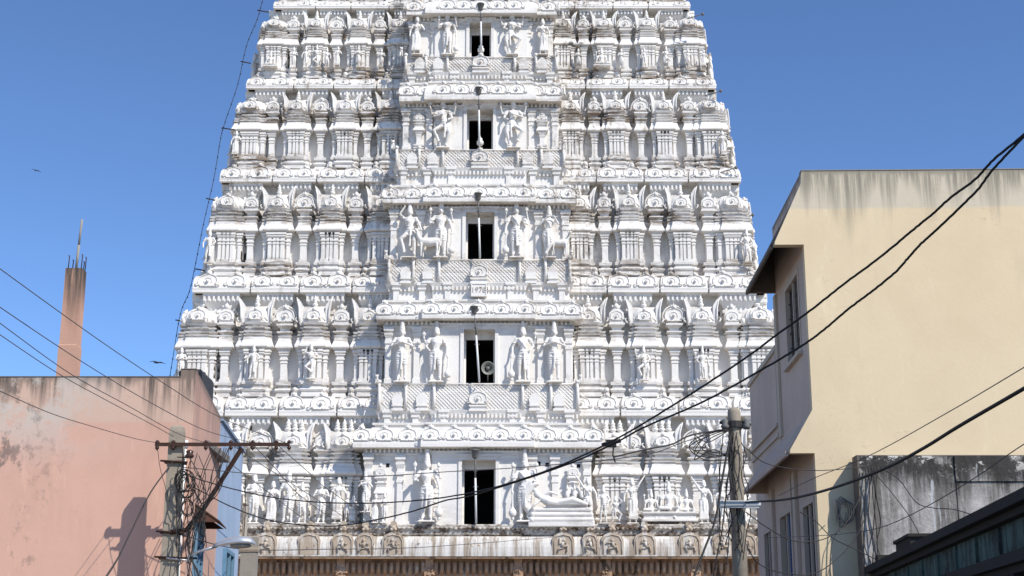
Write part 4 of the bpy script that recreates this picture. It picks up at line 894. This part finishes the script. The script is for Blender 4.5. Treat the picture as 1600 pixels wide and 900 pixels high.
# dark green low building in the right foreground (its shaded side runs away from the camera)
pn = P(1600, 775, 17.4); pf = P(1372, 886, 29.2)
A = Vector((pn.x, pn.y)); B = Vector((pf.x, pf.y)); d2 = (B - A).normalized(); ht = pn.z; Ln = (B - A).length
ang = math.atan2(-d2.x, d2.y)
low = empty('low_green_building', (A.x, A.y, 0), 'low grimy dark green building with black moulded cornice at the bottom right corner', 'building', rz=ang)
m = MB(); m.box(.1, 7, -7, Ln + .3, -.2, ht - .5); part('wall', m, 'green', low)
m = MB(); m.box(-.22, 7.1, -7, Ln + .4, ht - .13, ht); m.box(-.1, 7.1, -7, Ln + .3, ht - .22, ht - .132); part('roof_slab', m, 'slab', low)
m = MB(); m.box(.02, .3, -7, Ln + .3, ht - .62, ht - .222)
i = -7.
while i < Ln: m.box(-.02, .02, i, i + .06, ht - .6, ht - .24); i += 1.4
part('frieze', m, 'green', low)
m = MB(); m.box(-.14, .2, -7, Ln + .3, ht - .76, ht - .622); m.box(-.05, .2, -7, Ln + .3, ht - .86, ht - .762)
i = -6.5
while i < Ln - 1: m.tube([(-.02, i + .8 * (1 - cos(a)), ht - 1.6 + .7 * sin(a)) for a in [pi * q / 12 for q in range(13)]], .06, 6); m.box(-.08, .12, i - .18, i, -.1, ht - .86); i += 1.8
part('moulding', m, 'slab', low)
m = MB(); m.loft(-.15, .35, Ln * .60, Ln * .60 + 1.5, [(ht, 0), (ht + .14, 0), (ht + .15, .04), (ht + .2, .04)], True); part('parapet_block', m, 'slab', low); m = MB(); m.box(-.1, .2, Ln * .94, Ln * .94 + .35, ht, ht + .16); part('parapet_block', m, 'slab', low)

# ------------------------------------------------------------------ pink building on the left
YP = 31.0; c0 = P(303, 640, YP); z0p = Zat(589, YP); zp2 = Zat(577, YP); pa = Vector((c0.x, YP)); pb_ = P(345, 652, 37.1); pb = Vector((pb_.x, 37.1))
pink = empty('pink_building', (pa.x, pa.y, 0), 'salmon pink plastered building with grimy parapet behind the left utility pole', 'building')
bx = pb.x - pa.x; by = 6.1
m = MB(); m.box(-9, -.32, 0, .25, -.2, z0p); m.box(-.32, -.005, 0, .25, -.2, zp2); part('front_wall', m, 'pink', pink)
m = MB(); m.extr([(.0, .002), (bx, by), (bx - .25, by), (-.25, .25 + .002), (-.1, .252), (-.004, .25)][0:4] if 0 else [(-.004, .0), (.0, .0), (bx, by), (bx - .3, by), (-.3, .26), (-.004, .26)], -.2, z0p + .17); m.box(-9, bx, by, by + .2, -.2, z0p - .5); part('side_wall', m, 'pinkside', pink)
m = MB(); m.box(-9, -.35, .26, by, z0p - 1.0, z0p - .85); part('roof', m, 'roof', pink)
m = MB(); m.box(-9.05, -.325, -.012, .27, z0p + .002, z0p + .016); m.box(-.33, .005, -.012, .27, zp2 + .002, zp2 + .016); part('coping', m, 'eave', pink)
# concrete column stub standing on its roof
q0 = P(106, 588, 34); tp = P(109, 422, 34); cw = 14.2 * 34 / den(500)
m = MB(); m.loft(-cw, cw, -cw, cw, [(z0p - 1.0, 0), (tp.z * .62 + q0.z * .38 - .9, 0), (tp.z * .62 + q0.z * .38 - .88, -.015), (tp.z, -.02)], True); cc = part('column', m, 'column', pink, loc=(q0.x - pa.x, 34 - YP, 0))
m = MB()
for x, y, hh in ((-.16, -.1, .33), (-.12, .1, .28), (.15, -.1, .36), (.19, .08, .34), (.13, .15, .25)): m.tube([(x, y, tp.z), (x + .01, y, tp.z + hh), (x - .015, y, tp.z + hh)], .013, 5)
part('rebar', m, 'rust', cc); m = MB(); m.tube([(0, 0, tp.z), (.02, 0, tp.z + .62)], .032, 8); m.tube([(.02, 0, tp.z + .62), (.05, 0, Zat(343, 34))], .027, 8); part('pipe', m, 'conc2', cc)
# awning, shutter and pipe on the street side
def along(px, y): 
    """point of the street-side wall seen at pixel x"""
    dx, dy = bx / by, 1; 
    best = min(range(0, 1300), key=lambda k: abs(800 + (pa.x + dx * k * .01) * den(y) / (YP + k * .01) - px)); return best * .01
ta = 1.1
m = MB(); za = Zat(792, 32.6); zb_ = Zat(818, 32.6); m.M = Matrix.Translation((bx / by * 1.2, 1.2, 0)) @ Matrix.Rotation(atan(-bx / by) * 1, 4, 'Z')
m.prism([(0.0, za), (0.55, zb_), (.55, zb_ + .03), (0, za + .04)], 0, 1.7); m.prism([(0.0, zb_), (.5, zb_), (0, za - .02)], .02, .05); m.prism([(0.0, zb_), (.5, zb_), (0, za - .02)], 1.65, 1.68); part('awning', m, 'awn', pink)
m = MB(); m.M = Matrix.Translation((bx / by * 1.2, 1.2, 0)) @ Matrix.Rotation(atan(-bx / by), 4, 'Z'); m.box(.0, .08, .1, .2, 2, zb_); m.box(0, .08, 1.5, 1.6, 2, zb_)
for i in range(18): zz = 2.2 + i * .16; m.box(.02, .06, .2, 1.5, zz, zz + .1)
m.box(0, .08, .8, .88, 2, zb_); part('shutter', m, 'lblue', pink)
m = MB(); xx = Xat(306, 850, 30.85) - pa.x
m.tube([(-.12, -.09, 0), (-.13, -.09, Zat(690, 30.9))], .045, 8); m.tube([(-.12, -.09, Zat(700, 30.9)), (-.12, -.09, Zat(688, 30.9))], .06, 8); part('drainpipe', m, 'wpaint', pink)
# black tank behind the parapet
q = P(319, 606, 34.5); tk = empty('water_tank', (q.x - .16, 34.4, z0p - .85), 'black rectangular tank just behind the pink parapet beside the tower', 'tank')
m = MB(); m.loft(-.28, .26, -.7, .7, [(0, -.04), (.06, 0), (Zat(583, 34.2) - z0p + .78, 0), (Zat(583, 34.2) - z0p + .85, -.04)], True)
part('tank_body', m, 'tank', tk); m = MB(); m.lathe(0, 0, [(0, .2), (.05, .2), (.07, .15)], 14); part('lid', m, 'tank', tk, loc=(0, 0, Zat(583, 34.2) - z0p + .85))
# blue building beyond
pc_ = P(382, 705, 43); blu = empty('blue_building', (pb.x - .02, 37.32, 0), 'pale blue rendered building squeezed between the pink building and the white tower', 'building')
m = MB(); ex = pc_.x - pb.x; m.extr([(-5, 0), (0, 0), (ex, 5.6), (-5, 5.6)], -.2, z0p + .1); part('wall', m, 'blue', blu)
m = MB(); m.extr([(-5, -.04), (.06, -.04), (ex + .06, 5.66), (-5, 5.66)], z0p + .102, z0p + .18); part('coping', m, 'blue', blu)
m = MB(); zz = Zat(862, 39); m.M = Matrix.Translation((ex * .3, 1.7, 0)) @ Matrix.Rotation(atan(-ex / 5.6), 4, 'Z')
for a in ((0, .1, 0, .09), (0, .1, 1.9, 2.0), (0, .1, .95, 1.04)): m.box(a[0], a[1], a[2], a[3], 1.2, zz)
m.box(0, .1, 0, 2, zz, zz + .1); wo = part('window', m, 'lblue', blu); m2 = MB(); m2.M = m.M; m2.box(0.005, .03, .09, 1.9, 1.2, zz); part('pane', m2, 'glass', wo)

# ------------------------------------------------------------------ poles
def tubepx(m, pts, Y, r, n=6): m.tube([P(x, y, Y if not isinstance(Y, (list, tuple)) else Y[i]) - m.org for i, (x, y) in enumerate(pts)], r, n)
PL = Vector((Xat(270, 800, 30), 30, 0))
pole = empty('utility_pole', PL, 'square concrete utility pole with rusty crossarm in front of the pink wall', 'utility pole')
hp = Zat(665, 30); m = MB(); pxw = .155
m.loft(-pxw, pxw, -.12, .12, [(-.3, .03), (hp * .5, .01), (hp - .9, -.005), (hp - .14, -.01), (hp - .04, -.03), (hp, -.07)], True); part('shaft', m, 'concrete', pole)
m = MB(); m.org = PL; za = Zat(694, 29.85); xa, xb = Xat(243, 694, 29.85) - PL.x, Xat(452, 694, 29.85) - PL.x
m.box(xa, xb, -.2, -.13, za - .024, za + .026); m.box(xa, xb, -.2, -.19, za - .05, za - .024); arm = part('crossarm', m, 'rust', pole)
for px in (246, 271, 322, 361, 395, 432, 452):
    q = MB(); x = Xat(px, 694, 29.85) - PL.x; q.tube([(x, -.16, za - .13), (x, -.16, za + .06)], .016, 6); q.ell((x, -.16, za - .075), (.045, .045, .04), 8, 5); q.lathe(x, -.16, [(za + .027, .04), (za + .05, .048), (za + .065, .03), (za + .08, .02)], 10); part('insulator', q, 'insul', arm)
m = MB(); m.org = PL; a = P(378, 700, 29.85) - PL; b_ = P(318, 795, 29.87) - PL; c_ = P(291, 828, 29.87) - PL; d_ = P(266, 832, 29.85) - PL
m.tube([a, b_, c_, d_], .05, 4, False); part('brace', m, 'rust', pole)
for py in (722, 832, 872):
    m = MB(); zz = Zat(py, 29.9); m.loft(-pxw - .03, pxw + .03, -.15, .15, [(zz - .025, .015), (zz + .025, .015)], True); m.tube([(-pxw - .12, -.16, zz + .02), (pxw + (.12 if py != 872 else .42), -.16, zz - .01)], .022, 6); part('clamp', m, 'rust', pole)
q = MB(); q.org = PL; zz = Zat(716, 29.9); q.lathe(.3, -.1, [(zz, .06), (zz + .05, .1), (zz + .09, .06), (zz + .14, .08), (zz + .17, .03)], 10); q.tube([(.05, -.1, zz + .02), (.32, -.1, zz + .02)], .02, 6); part('shackle_insulator', q, 'insul', pole)
# street lamp
LO = P(268, 872, 29.8); lamp = empty('street_lamp', LO, 'silver cobra head street lamp on a thin bent arm at the left pole', 'street lamp')
def rel(x, y, Y, o): return P(x, y, Y) - o
m = MB(); m.tube([rel(293, 878, 29.8, LO), rel(296, 869, 29.8, LO), rel(310, 862, 29.75, LO), rel(340, 853, 29.7, LO)], .028, 8); m.tube([rel(260, 872, 29.8, LO), rel(296, 876, 29.8, LO)], .02, 6); part('arm', m, 'steel', lamp)
m = MB(); Yl = 29.65; ctr = [rel(334, 853, Yl, LO), rel(343, 851, Yl, LO), rel(356, 848, Yl, LO), rel(375, 846, Yl, LO), rel(392, 847, Yl, LO), rel(399, 850, Yl, LO)]; rad = [(.05, .05), (.1, .07), (.15, .10), (.18, .115), (.15, .09), (.05, .03)]
N = 16; vs = []
for c_, (ry, rz) in zip(ctr, rad):
    for k in range(N): a = 2 * pi * k / N; vs.append(c_ + Vector((0, ry * cos(a), rz * max(sin(a), -.45) )))
b = m._v(vs); m._f([(i * N + k, i * N + N + k, i * N + N + (k + 1) % N, i * N + (k + 1) % N) for i in range(5) for k in range(N)], b, True); m._f([tuple(range(N)), tuple(reversed(range(5 * N, 6 * N)))], b); part('lamp_housing', m, 'alu', lamp)
m = MB(); m.ell(rel(376, 853, Yl, LO), (.22, .13, .05)); part('lens', m, 'conc2', lamp)
# short concrete post under the lamp head, pipe beyond
q = P(388, 900, 33); po = empty('concrete_post', (q.x, 33, 0), 'weathered square concrete post directly below the street lamp head', 'post'); h_ = Zat(838, 33)
m = MB(); m.loft(-.17, .17, -.14, .14, [(-.2, .02), (h_ - .03, 0), (h_, -.03)], True); part('shaft', m, 'conc2', po); m = MB(); m.loft(-.19, .19, -.16, .16, [(h_ - .35, 0), (h_ - .3, .01), (h_ - .25, 0)], True); part('band', m, 'concrete', po)
q = P(379, 900, 35); m = MB(); m.tube([(0, 0, 0), (-.0, 0, Zat(790, 35))], .06, 8); m.lathe(0, 0, [(Zat(790, 35), .07), (Zat(786, 35), .07)], 8); tag(part('vent_pipe', m, 'conc2', None, loc=(q.x, 35, 0)), 'thin pale grey pipe standing against the blue wall above the lamp head', 'pipe')

PR = Vector((Xat(1152, 780, 28), 28, 0)); pol2 = empty('utility_pole', PR, 'round topped concrete pole with bundled cables beside the yellow building', 'utility pole'); hp2 = Zat(637, 28)
m = MB(); m.lathe(0, 0, [(-.3, .17), (hp2 - .25, .122), (hp2 - .1, .125), (hp2 - .03, .11), (hp2, .055)], 14); part('shaft', m, 'concrete', pol2)
m = MB(); zz = Zat(664, 28); m.lathe(0, 0, [(zz - .06, .18), (zz + .06, .18)], 14, False); m.tube([(-.3, -.1, zz + .03), (.3, -.12, zz - .02)], .03, 6); part('clamp', m, 'wire', pol2)
for sx in (-.2, .21): m = MB(); m.lathe(sx, -.12, [(zz - .1, .06), (zz - .04, .085), (zz, .05), (zz + .06, .07), (zz + .1, .03)], 10); part('insulator', m, 'lampgrey', pol2)
q = P(1154, 790, 27.7); tl = empty('tube_light', q, 'white fluorescent tube fitting fixed across the right utility pole', 'lamp')
m = MB(); m.box(-.41, .41, -.05, .05, .0, .07); m.box(-.4, .4, -.09, .09, .07, .085); part('housing', m, 'wpaint', tl); m = MB(); m.M = Matrix.Rotation(pi / 2, 4, 'Y'); m.lathe(.03, -.01, [(-.38, .02), (.38, .02)], 8); part('tube', m, 'wpaint', tl)
m = MB(); m.box(-.1, .1, .0, .25, -.03, .0); part('bracket', m, 'rust', tl)

# ------------------------------------------------------------------ cables
def cr(pts, k=8):
    pts = [Vector(p) for p in pts]; P_ = [pts[0] * 2 - pts[1]] + pts + [pts[-1] * 2 - pts[-2]]; out = []
    for i in range(1, len(P_) - 2):
        a, b, c, d = P_[i - 1:i + 3]
        for j in range(k):
            t = j / k; out.append(.5 * ((2 * b) + (c - a) * t + (2 * a - 5 * b + 4 * c - d) * t * t + (3 * b - a - 3 * c + d) * t ** 3))
    return out + [pts[-1]]
def cable(pts, r, label, mat='black', group=None, wob=0., name='cable'):
    L_ = [0.]
    for a, b in zip(pts, pts[1:]): L_.append(L_[-1] + math.hypot(b[0] - a[0], b[1] - a[1]))
    Ya, Yb = pts[0][2], pts[-1][2]      # a taut wire: 1/depth is linear along its image
    pp = [P(x, y, 1 / (1 / Ya + (1 / Yb - 1 / Ya) * l / L_[-1])) for (x, y, _), l in zip(pts, L_)]; o = pp[0]; c = cr([p - o for p in pp], 10)
    if wob: c = [p + Vector((random.uniform(-wob, wob), 0, random.uniform(-wob, wob))) for p in c]
    m = MB(); m.tube(c, r, 6); ob = part(name, m, mat, None, loc=o); return tag(ob, label, 'cable', group)
cable([(2150, -210, 8.5), (1660, 152, 11.5), (1600, 210, 0), (1552, 250, 0), (1524, 280, 0), (1484, 310, 0), (1460, 332, 0), (1428, 358, 0), (1380, 398, 0), (1316, 446, 0), (1260, 490, 0), (1212, 524, 0), (1164, 560, 0), (1060, 628, 0), (955, 690, 0), (850, 737, 0), (745, 768, 0), (640, 783, 0), (531, 786, 0), (438, 779, 0), (360, 763, 0), (282, 740, 29.85)], .0105, 'upper of the two long black cables sagging in front of the tower', wob=.002)
cable([(2150, -205, 8.5), (1660, 148, 11.5), (1600, 213, 0), (1552, 264, 0), (1528, 296, 0), (1500, 324, 0), (1460, 362, 0), (1440, 380, 0), (1420, 402, 0), (1396, 428, 0), (1356, 460, 0), (1324, 484, 0), (1284, 518, 0), (1256, 538, 0), (1200, 572, 0), (1100, 627, 0), (1010, 666, 0), (955, 695, 0), (880, 728, 0), (745, 772, 0), (696, 782, 0), (640, 800, 0), (562, 817, 0), (500, 822, 0), (422, 813, 0), (360, 791, 0), (300, 760, 29.85)], .0105, 'lower of the two long black cables sagging in front of the tower', wob=.002)
m = MB(); m.box(-.07, .07, -.04, .04, -.05, .05); m.tube([(-.13, 0, -.02), (.13, 0, .04)], .028, 7); m.tube([(.03, 0, -.04), (.02, 0, -.16), (.05, 0, -.26)], .01, 5); tag(part('cable_splice', m, 'black', None, loc=P(955, 693, 20.2)), 'small black splice where the two black cables meet before the tower', 'cable joint')
cable([(2000, 345, 10), (1680, 560, 12.5), (1600, 607, 14), (1500, 665, 17), (1440, 702, 19.5), (1380, 733, 22), (1300, 763, 25), (1230, 780, 27), (1165, 785, 27.7)], .021, 'thick black cable falling across the yellow wall to the right pole')
cable([(2000, 330, 10), (1680, 525, 13), (1600, 574, 15), (1480, 645, 19), (1360, 711, 22), (1270, 748, 25), (1215, 775, 27), (1162, 672, 35.8)][:7], .006, 'thin grey wire above the thick cable on the yellow wall', 'wire2')
cable([(2000, 450, 11), (1680, 650, 14), (1600, 694, 16), (1510, 755, 19), (1420, 806, 22), (1360, 828, 24), (1280, 837, 25.5), (1200, 840, 27)], .006, 'thin wire slanting across the weathered wall', 'wire2')
cable([(1165, 700, 28), (1200, 725, 28.3), (1270, 735, 28.8), (1345, 730, 29.2), (1362, 724, 29.2)], .009, 'black wire from the right pole to the top corner of the weathered wall', 'wire')
cable([(1362, 735, 29.3), (1385, 760, 29.2), (1420, 805, 29), (1442, 845, 28.8)], .009, 'black wire hanging straight down the left half of the weathered wall', 'wire')
cable([(1375, 730, 29.3), (1405, 750, 29.2), (1432, 785, 29), (1460, 794, 28.5), (1490, 796, 28), (1528, 807, 27)], .009, 'black wire looping rightward over the weathered wall', 'wire')
cable([(1250, 800, 29.4), (1275, 815, 29.2), (1300, 840, 29.2), (1330, 855, 29.1), (1375, 877, 29)], .0105, 'black wire running from the side windows down to the green building', 'wire')
cable([(1165, 800, 28), (1200, 825, 28.3), (1240, 845, 28.6), (1285, 843, 29), (1320, 820, 29.1), (1350, 765, 29.1)], .0105, 'black wire sagging from the right pole below the shuttered windows', 'wire')
cable([(1160, 840, 28), (1185, 880, 28.3), (1230, 896, 28.8), (1280, 893, 29.2), (1330, 850, 29.1), (1356, 800, 29.1)], .0105, 'lowest black wire sagging from the right pole past the side windows', 'wire')
for i, (a, ln) in enumerate([([(1690, 900, 27), (1360, 880, 29)], 0)][:0]): pass
m = MB(); o = P(1362, 730, 29.42)
for i in range(5):
    x = 1352 + i * 5; m.tube(cr([P(x, 728, 29.4) - o, P(x + random.uniform(-4, 6), 770, 29.35) - o, P(x + random.uniform(-4, 6), 815, 29.35) - o, P(x + random.uniform(-2, 12), 850, 29.35) - o, P(x + random.uniform(0, 14), 880, 29.35) - o]), .011, 5)
tag(part('cable_bundle', m, 'wire', None, loc=o), 'bundle of thin black wires hanging down the left edge of the weathered wall', 'cable')
m = MB(); o = P(1300, 800, 29.8)
for i in range(5): m.tube([P(1314 + 5 * i * .5 + (8 + i) * cos(a) , 800 + (24 - i * 2) * sin(a), 29.86) - o for a in [2 * pi * k / 20 + i for k in range(20)]], .008, 5)
m.tube(cr([P(1306, 780, 29.9) - o, P(1312, 820, 29.85) - o, P(1300, 850, 29.85) - o, P(1296, 900, 29.85) - o]), .008, 5); tag(part('wire_coil', m, 'wire2', None, loc=o), 'pale coil of thin wire hanging on the yellow wall left of the weathered wall', 'wire coil')
# left wires
lw = [((0, 420), (150, 528), (250, 595), (344, 652), (452, 716 - 22), 'topmost'), ((0, 480), (120, 560), (228, 625), (320, 672), (395, 692), 'second from the top'), ((0, 505), (110, 584), (200, 634), (275, 676), (322, 692), 'third from the top'), ((0, 523), (90, 583), (160, 622), (235, 662), (271, 682), 'fourth from the top'), ((0, 611), (80, 646), (150, 668), (210, 685), (246, 692), 'lowest')]
for a in lw:
    ys = [17, 21, 24.5, 28, 29.85]; sl = (a[1][1] - a[0][1]) / a[1][0] * 1.06; cable([(-480, a[0][1] - 480 * sl, 12), (-60, a[0][1] - 60 * sl, 15)] + [(x, y, Y) for (x, y), Y in zip(a[:5], ys)], .0065, a[5] + ' of five thin wires from the left edge to the crossarm', 'wire2', 'wires from the left edge to the crossarm')
for i, (x0, x1, y1, x2, y2) in enumerate(((322, 420, 770, 500, 830), (361, 455, 755, 560, 822), (432, 520, 770, 620, 835), (395, 470, 775, 540, 826))):
    cable([(x0, 694, 29.85), ((x0 + x1) / 2 + 3, (694 + y1) / 2 + 3, 34), (x1, y1, 42), (x2, y2, 60)], .009, '%s thin wire from the left of those falling from the crossarm toward the tower' % ('first', 'second', 'fourth', 'third')[i], 'wire2', 'wires from the crossarm toward the tower')
cable([(280, 835, 29.9), (380, 858, 35), (520, 858, 44), (640, 856, 52), (760, 848, 60), (880, 838, 70)], .012, 'thin wire nearly level in front of the brown stone cornice', 'wire2')
cable([(285, 730, 29.9), (420, 742, 32), (560, 745, 34), (700, 737, 35), (830, 729, 34), (1000, 712, 31), (1070, 690, 29), (1140, 668, 28)], .009, 'thin wire strung between the two utility poles above the statues', 'wire2')
cable([(960, 714, 26), (1010, 702, 27), (1050, 694, 27.5), (1080, 680, 27.8), (1138, 670, 28)], .016, 'black wire joining the right pole just above the seated statues', 'wire')
cable([(1143, 672, 27.9), (1130, 740, 27.5), (1118, 810, 27), (1100, 860, 26.5), (1075, 925, 26)], .022, 'thick black cable dropping from the right pole to the lower left', 'black')
cable([(1146, 675, 27.9), (1136, 760, 27.7), (1128, 830, 27.5), (1118, 880, 27.3), (1112, 930, 27)], .014, 'black cable hanging close to the left side of the right pole', 'black')
cable([(270, 722, 29.8), (235, 770, 29.5), (205, 830, 29), (180, 880, 28.5), (150, 925, 28)], .014, 'black cable slanting down left from the left pole over the pink wall', 'wire')
cable([(246, 700, 29.85), (250, 730, 29.8), (258, 760, 29.8), (266, 785, 29.85)], .006, 'thin lead hanging from the left end of the crossarm', 'wire')
cable([(452, 700, 29.85), (383, 740, 29.9), (383, 800, 30.5), (380, 850, 31)][1:], .008, 'short thin lead in front of the blue wall edge', 'wire')
# tangles on the poles
def tangle(label, o, strands, r, mat='wire'):
    m = MB()
    for s in strands: m.tube([p - o for p in cr(s, 6)], r, 5)
    tag(part('cable_tangle', m, mat, None, loc=o), label, 'cable')
R = random.Random(5); S = []
for i in range(17):
    x = R.uniform(282, 312); y = R.uniform(700, 760); s = []
    for j in range(7): s.append(P(x, y, 29.72 + R.uniform(-.1, .1))); x += R.uniform(-13, 12); y += R.uniform(12, 30); x = min(max(x, 276), 322)
    S.append(s)
for i in range(9): x = R.uniform(330, 372); S.append([P(x, 700, 29.8), P(x - R.uniform(4, 16), 735, 29.7), P(x - R.uniform(15, 30), 770, 29.7), P(312 + R.uniform(-8, 8), 800, 29.7), P(300 + R.uniform(-10, 10), 850, 29.8), P(300 + R.uniform(-10, 16), 905, 29.8)])
tangle('tangled mass of thin dark cables hanging on the right side of the left pole', P(290, 780, 29.8), S, .0085)
S = []
for i in range(9):
    cx, cy, rx, ry = 287 + R.uniform(-5, 6), 757 + R.uniform(-7, 7), R.uniform(8, 15), R.uniform(13, 25)
    if i > 6: cx, cy, rx, ry = 293, 796 + R.uniform(-4, 4), 9, 12
    S.append([P(cx + rx * cos(a), cy + ry * sin(a), 29.68) for a in [2 * pi * k / 10 + i for k in range(11)]])
tangle('coiled black cables tied to the left pole below the crossarm', P(287, 757, 29.7), S, .011, 'black')
S = []
for i in range(12):
    x = R.uniform(1128, 1168); y = R.uniform(670, 700); s = []
    for j in range(8): s.append(P(x, y, 27.8 + R.uniform(-.05, .05))); x += R.uniform(-9, 9); y += R.uniform(15, 34); x = min(max(x, 1124), 1176)
    S.append(s)
for i in range(6): S.append([P(1140, 672, 27.85), P(1110 + R.uniform(-10, 10), 680 + R.uniform(-8, 14), 27.7), P(1085 + R.uniform(-10, 10), 690 + R.uniform(-12, 30), 27.6), P(1105 + R.uniform(-10, 10), 705 + R.uniform(-4, 20), 27.6), P(1140, 700 + R.uniform(0, 20), 27.8)])
tangle('tangled thin black cables around the right utility pole', P(1150, 740, 27.85), S, .010)

# wire strung down the left edge of the tower on little brackets
ed = [(412, -6), (402, 30), (385, 72), (372, 130), (352, 190), (345, 215), (334, 280), (318, 350), (306, 410), (296, 455), (282, 490), (270, 560), (262, 610)]
o = P(345, 215, 81.5); e = empty('light_string', o, 'sagging string of small lights on brackets down the left edge of the white tower', 'light string')
c = cr([P(x, y, 81.2 + (610 - y) * .002) - o for x, y in ed], 8); m = MB(); m.tube(c, .02, 5)
for i in range(0, len(c), 2): m.ell(c[i] + Vector((0, 0, -.03)), (.04, .04, .06), 6, 4)
part('wire', m, 'wire', e)
for x, y, L_ in ((402, 16, 18), (376, 96, 16), (346, 200, 22), (322, 310, 14), (304, 420, 16), (274, 500, 18)):
    m = MB(); m.tube([P(x, y, 81.4) - o, P(x + L_, y + 3, 81.6) - o], .04, 5); part('bracket', m, 'wire', e)
for i, (x, y) in enumerate(((1098, 22), (1126, 142), (1150, 262), (1176, 336))):
    o = P(x - 14, y + 4, 81.5); m = MB(); m.tube([(-.4, 0, -.15), P(x, y, 81.2) - o], .03, 5); m.ell(P(x, y, 81.2) - o, (.09, .09, .11), 8, 5)
    tag(part('bulb_bracket', m, 'lampgrey', None, loc=o), ('topmost small bulb bracket on the right edge of the tower', 'second bulb bracket from the top on the right edge of the tower', 'bulb bracket on the right edge of the tower level with the yellow roof', 'lowest small bulb bracket on the right edge of the tower')[i], 'lamp', 'bulb brackets on the right edge of the tower')
# birds
for (x, y, s, lab) in ((57, 267, .55, 'tiny dark bird flying in the sky at the far left'), (246, 567, 1.0, 'dark bird gliding just above the pink parapet')):
    o = P(x, y, 60); m = MB(); s *= .85
    m.tube([(-.14 * s, 0, 0), (0, -.0, .01), (.16 * s, 0, .02)], [.02 * s, .045 * s, .015 * s], 8)
    m.prism([(.12 * s, .0), (.22 * s, -.01), (.22 * s, .02)], -.04, .04); m.ell((-.16 * s, 0, .01), .03 * s, 8, 5)
    for sg in (-1, 1):
        m.tube([(0, 0, .02), (sg * .14 * s, sg * .1, .06 * s), (sg * .34 * s, sg * .2, .0)], [.03 * s, .025 * s, .008 * s], 6)
    tag(part('bird', m, 'feather', None, loc=o), lab, 'bird', 'birds in the sky')
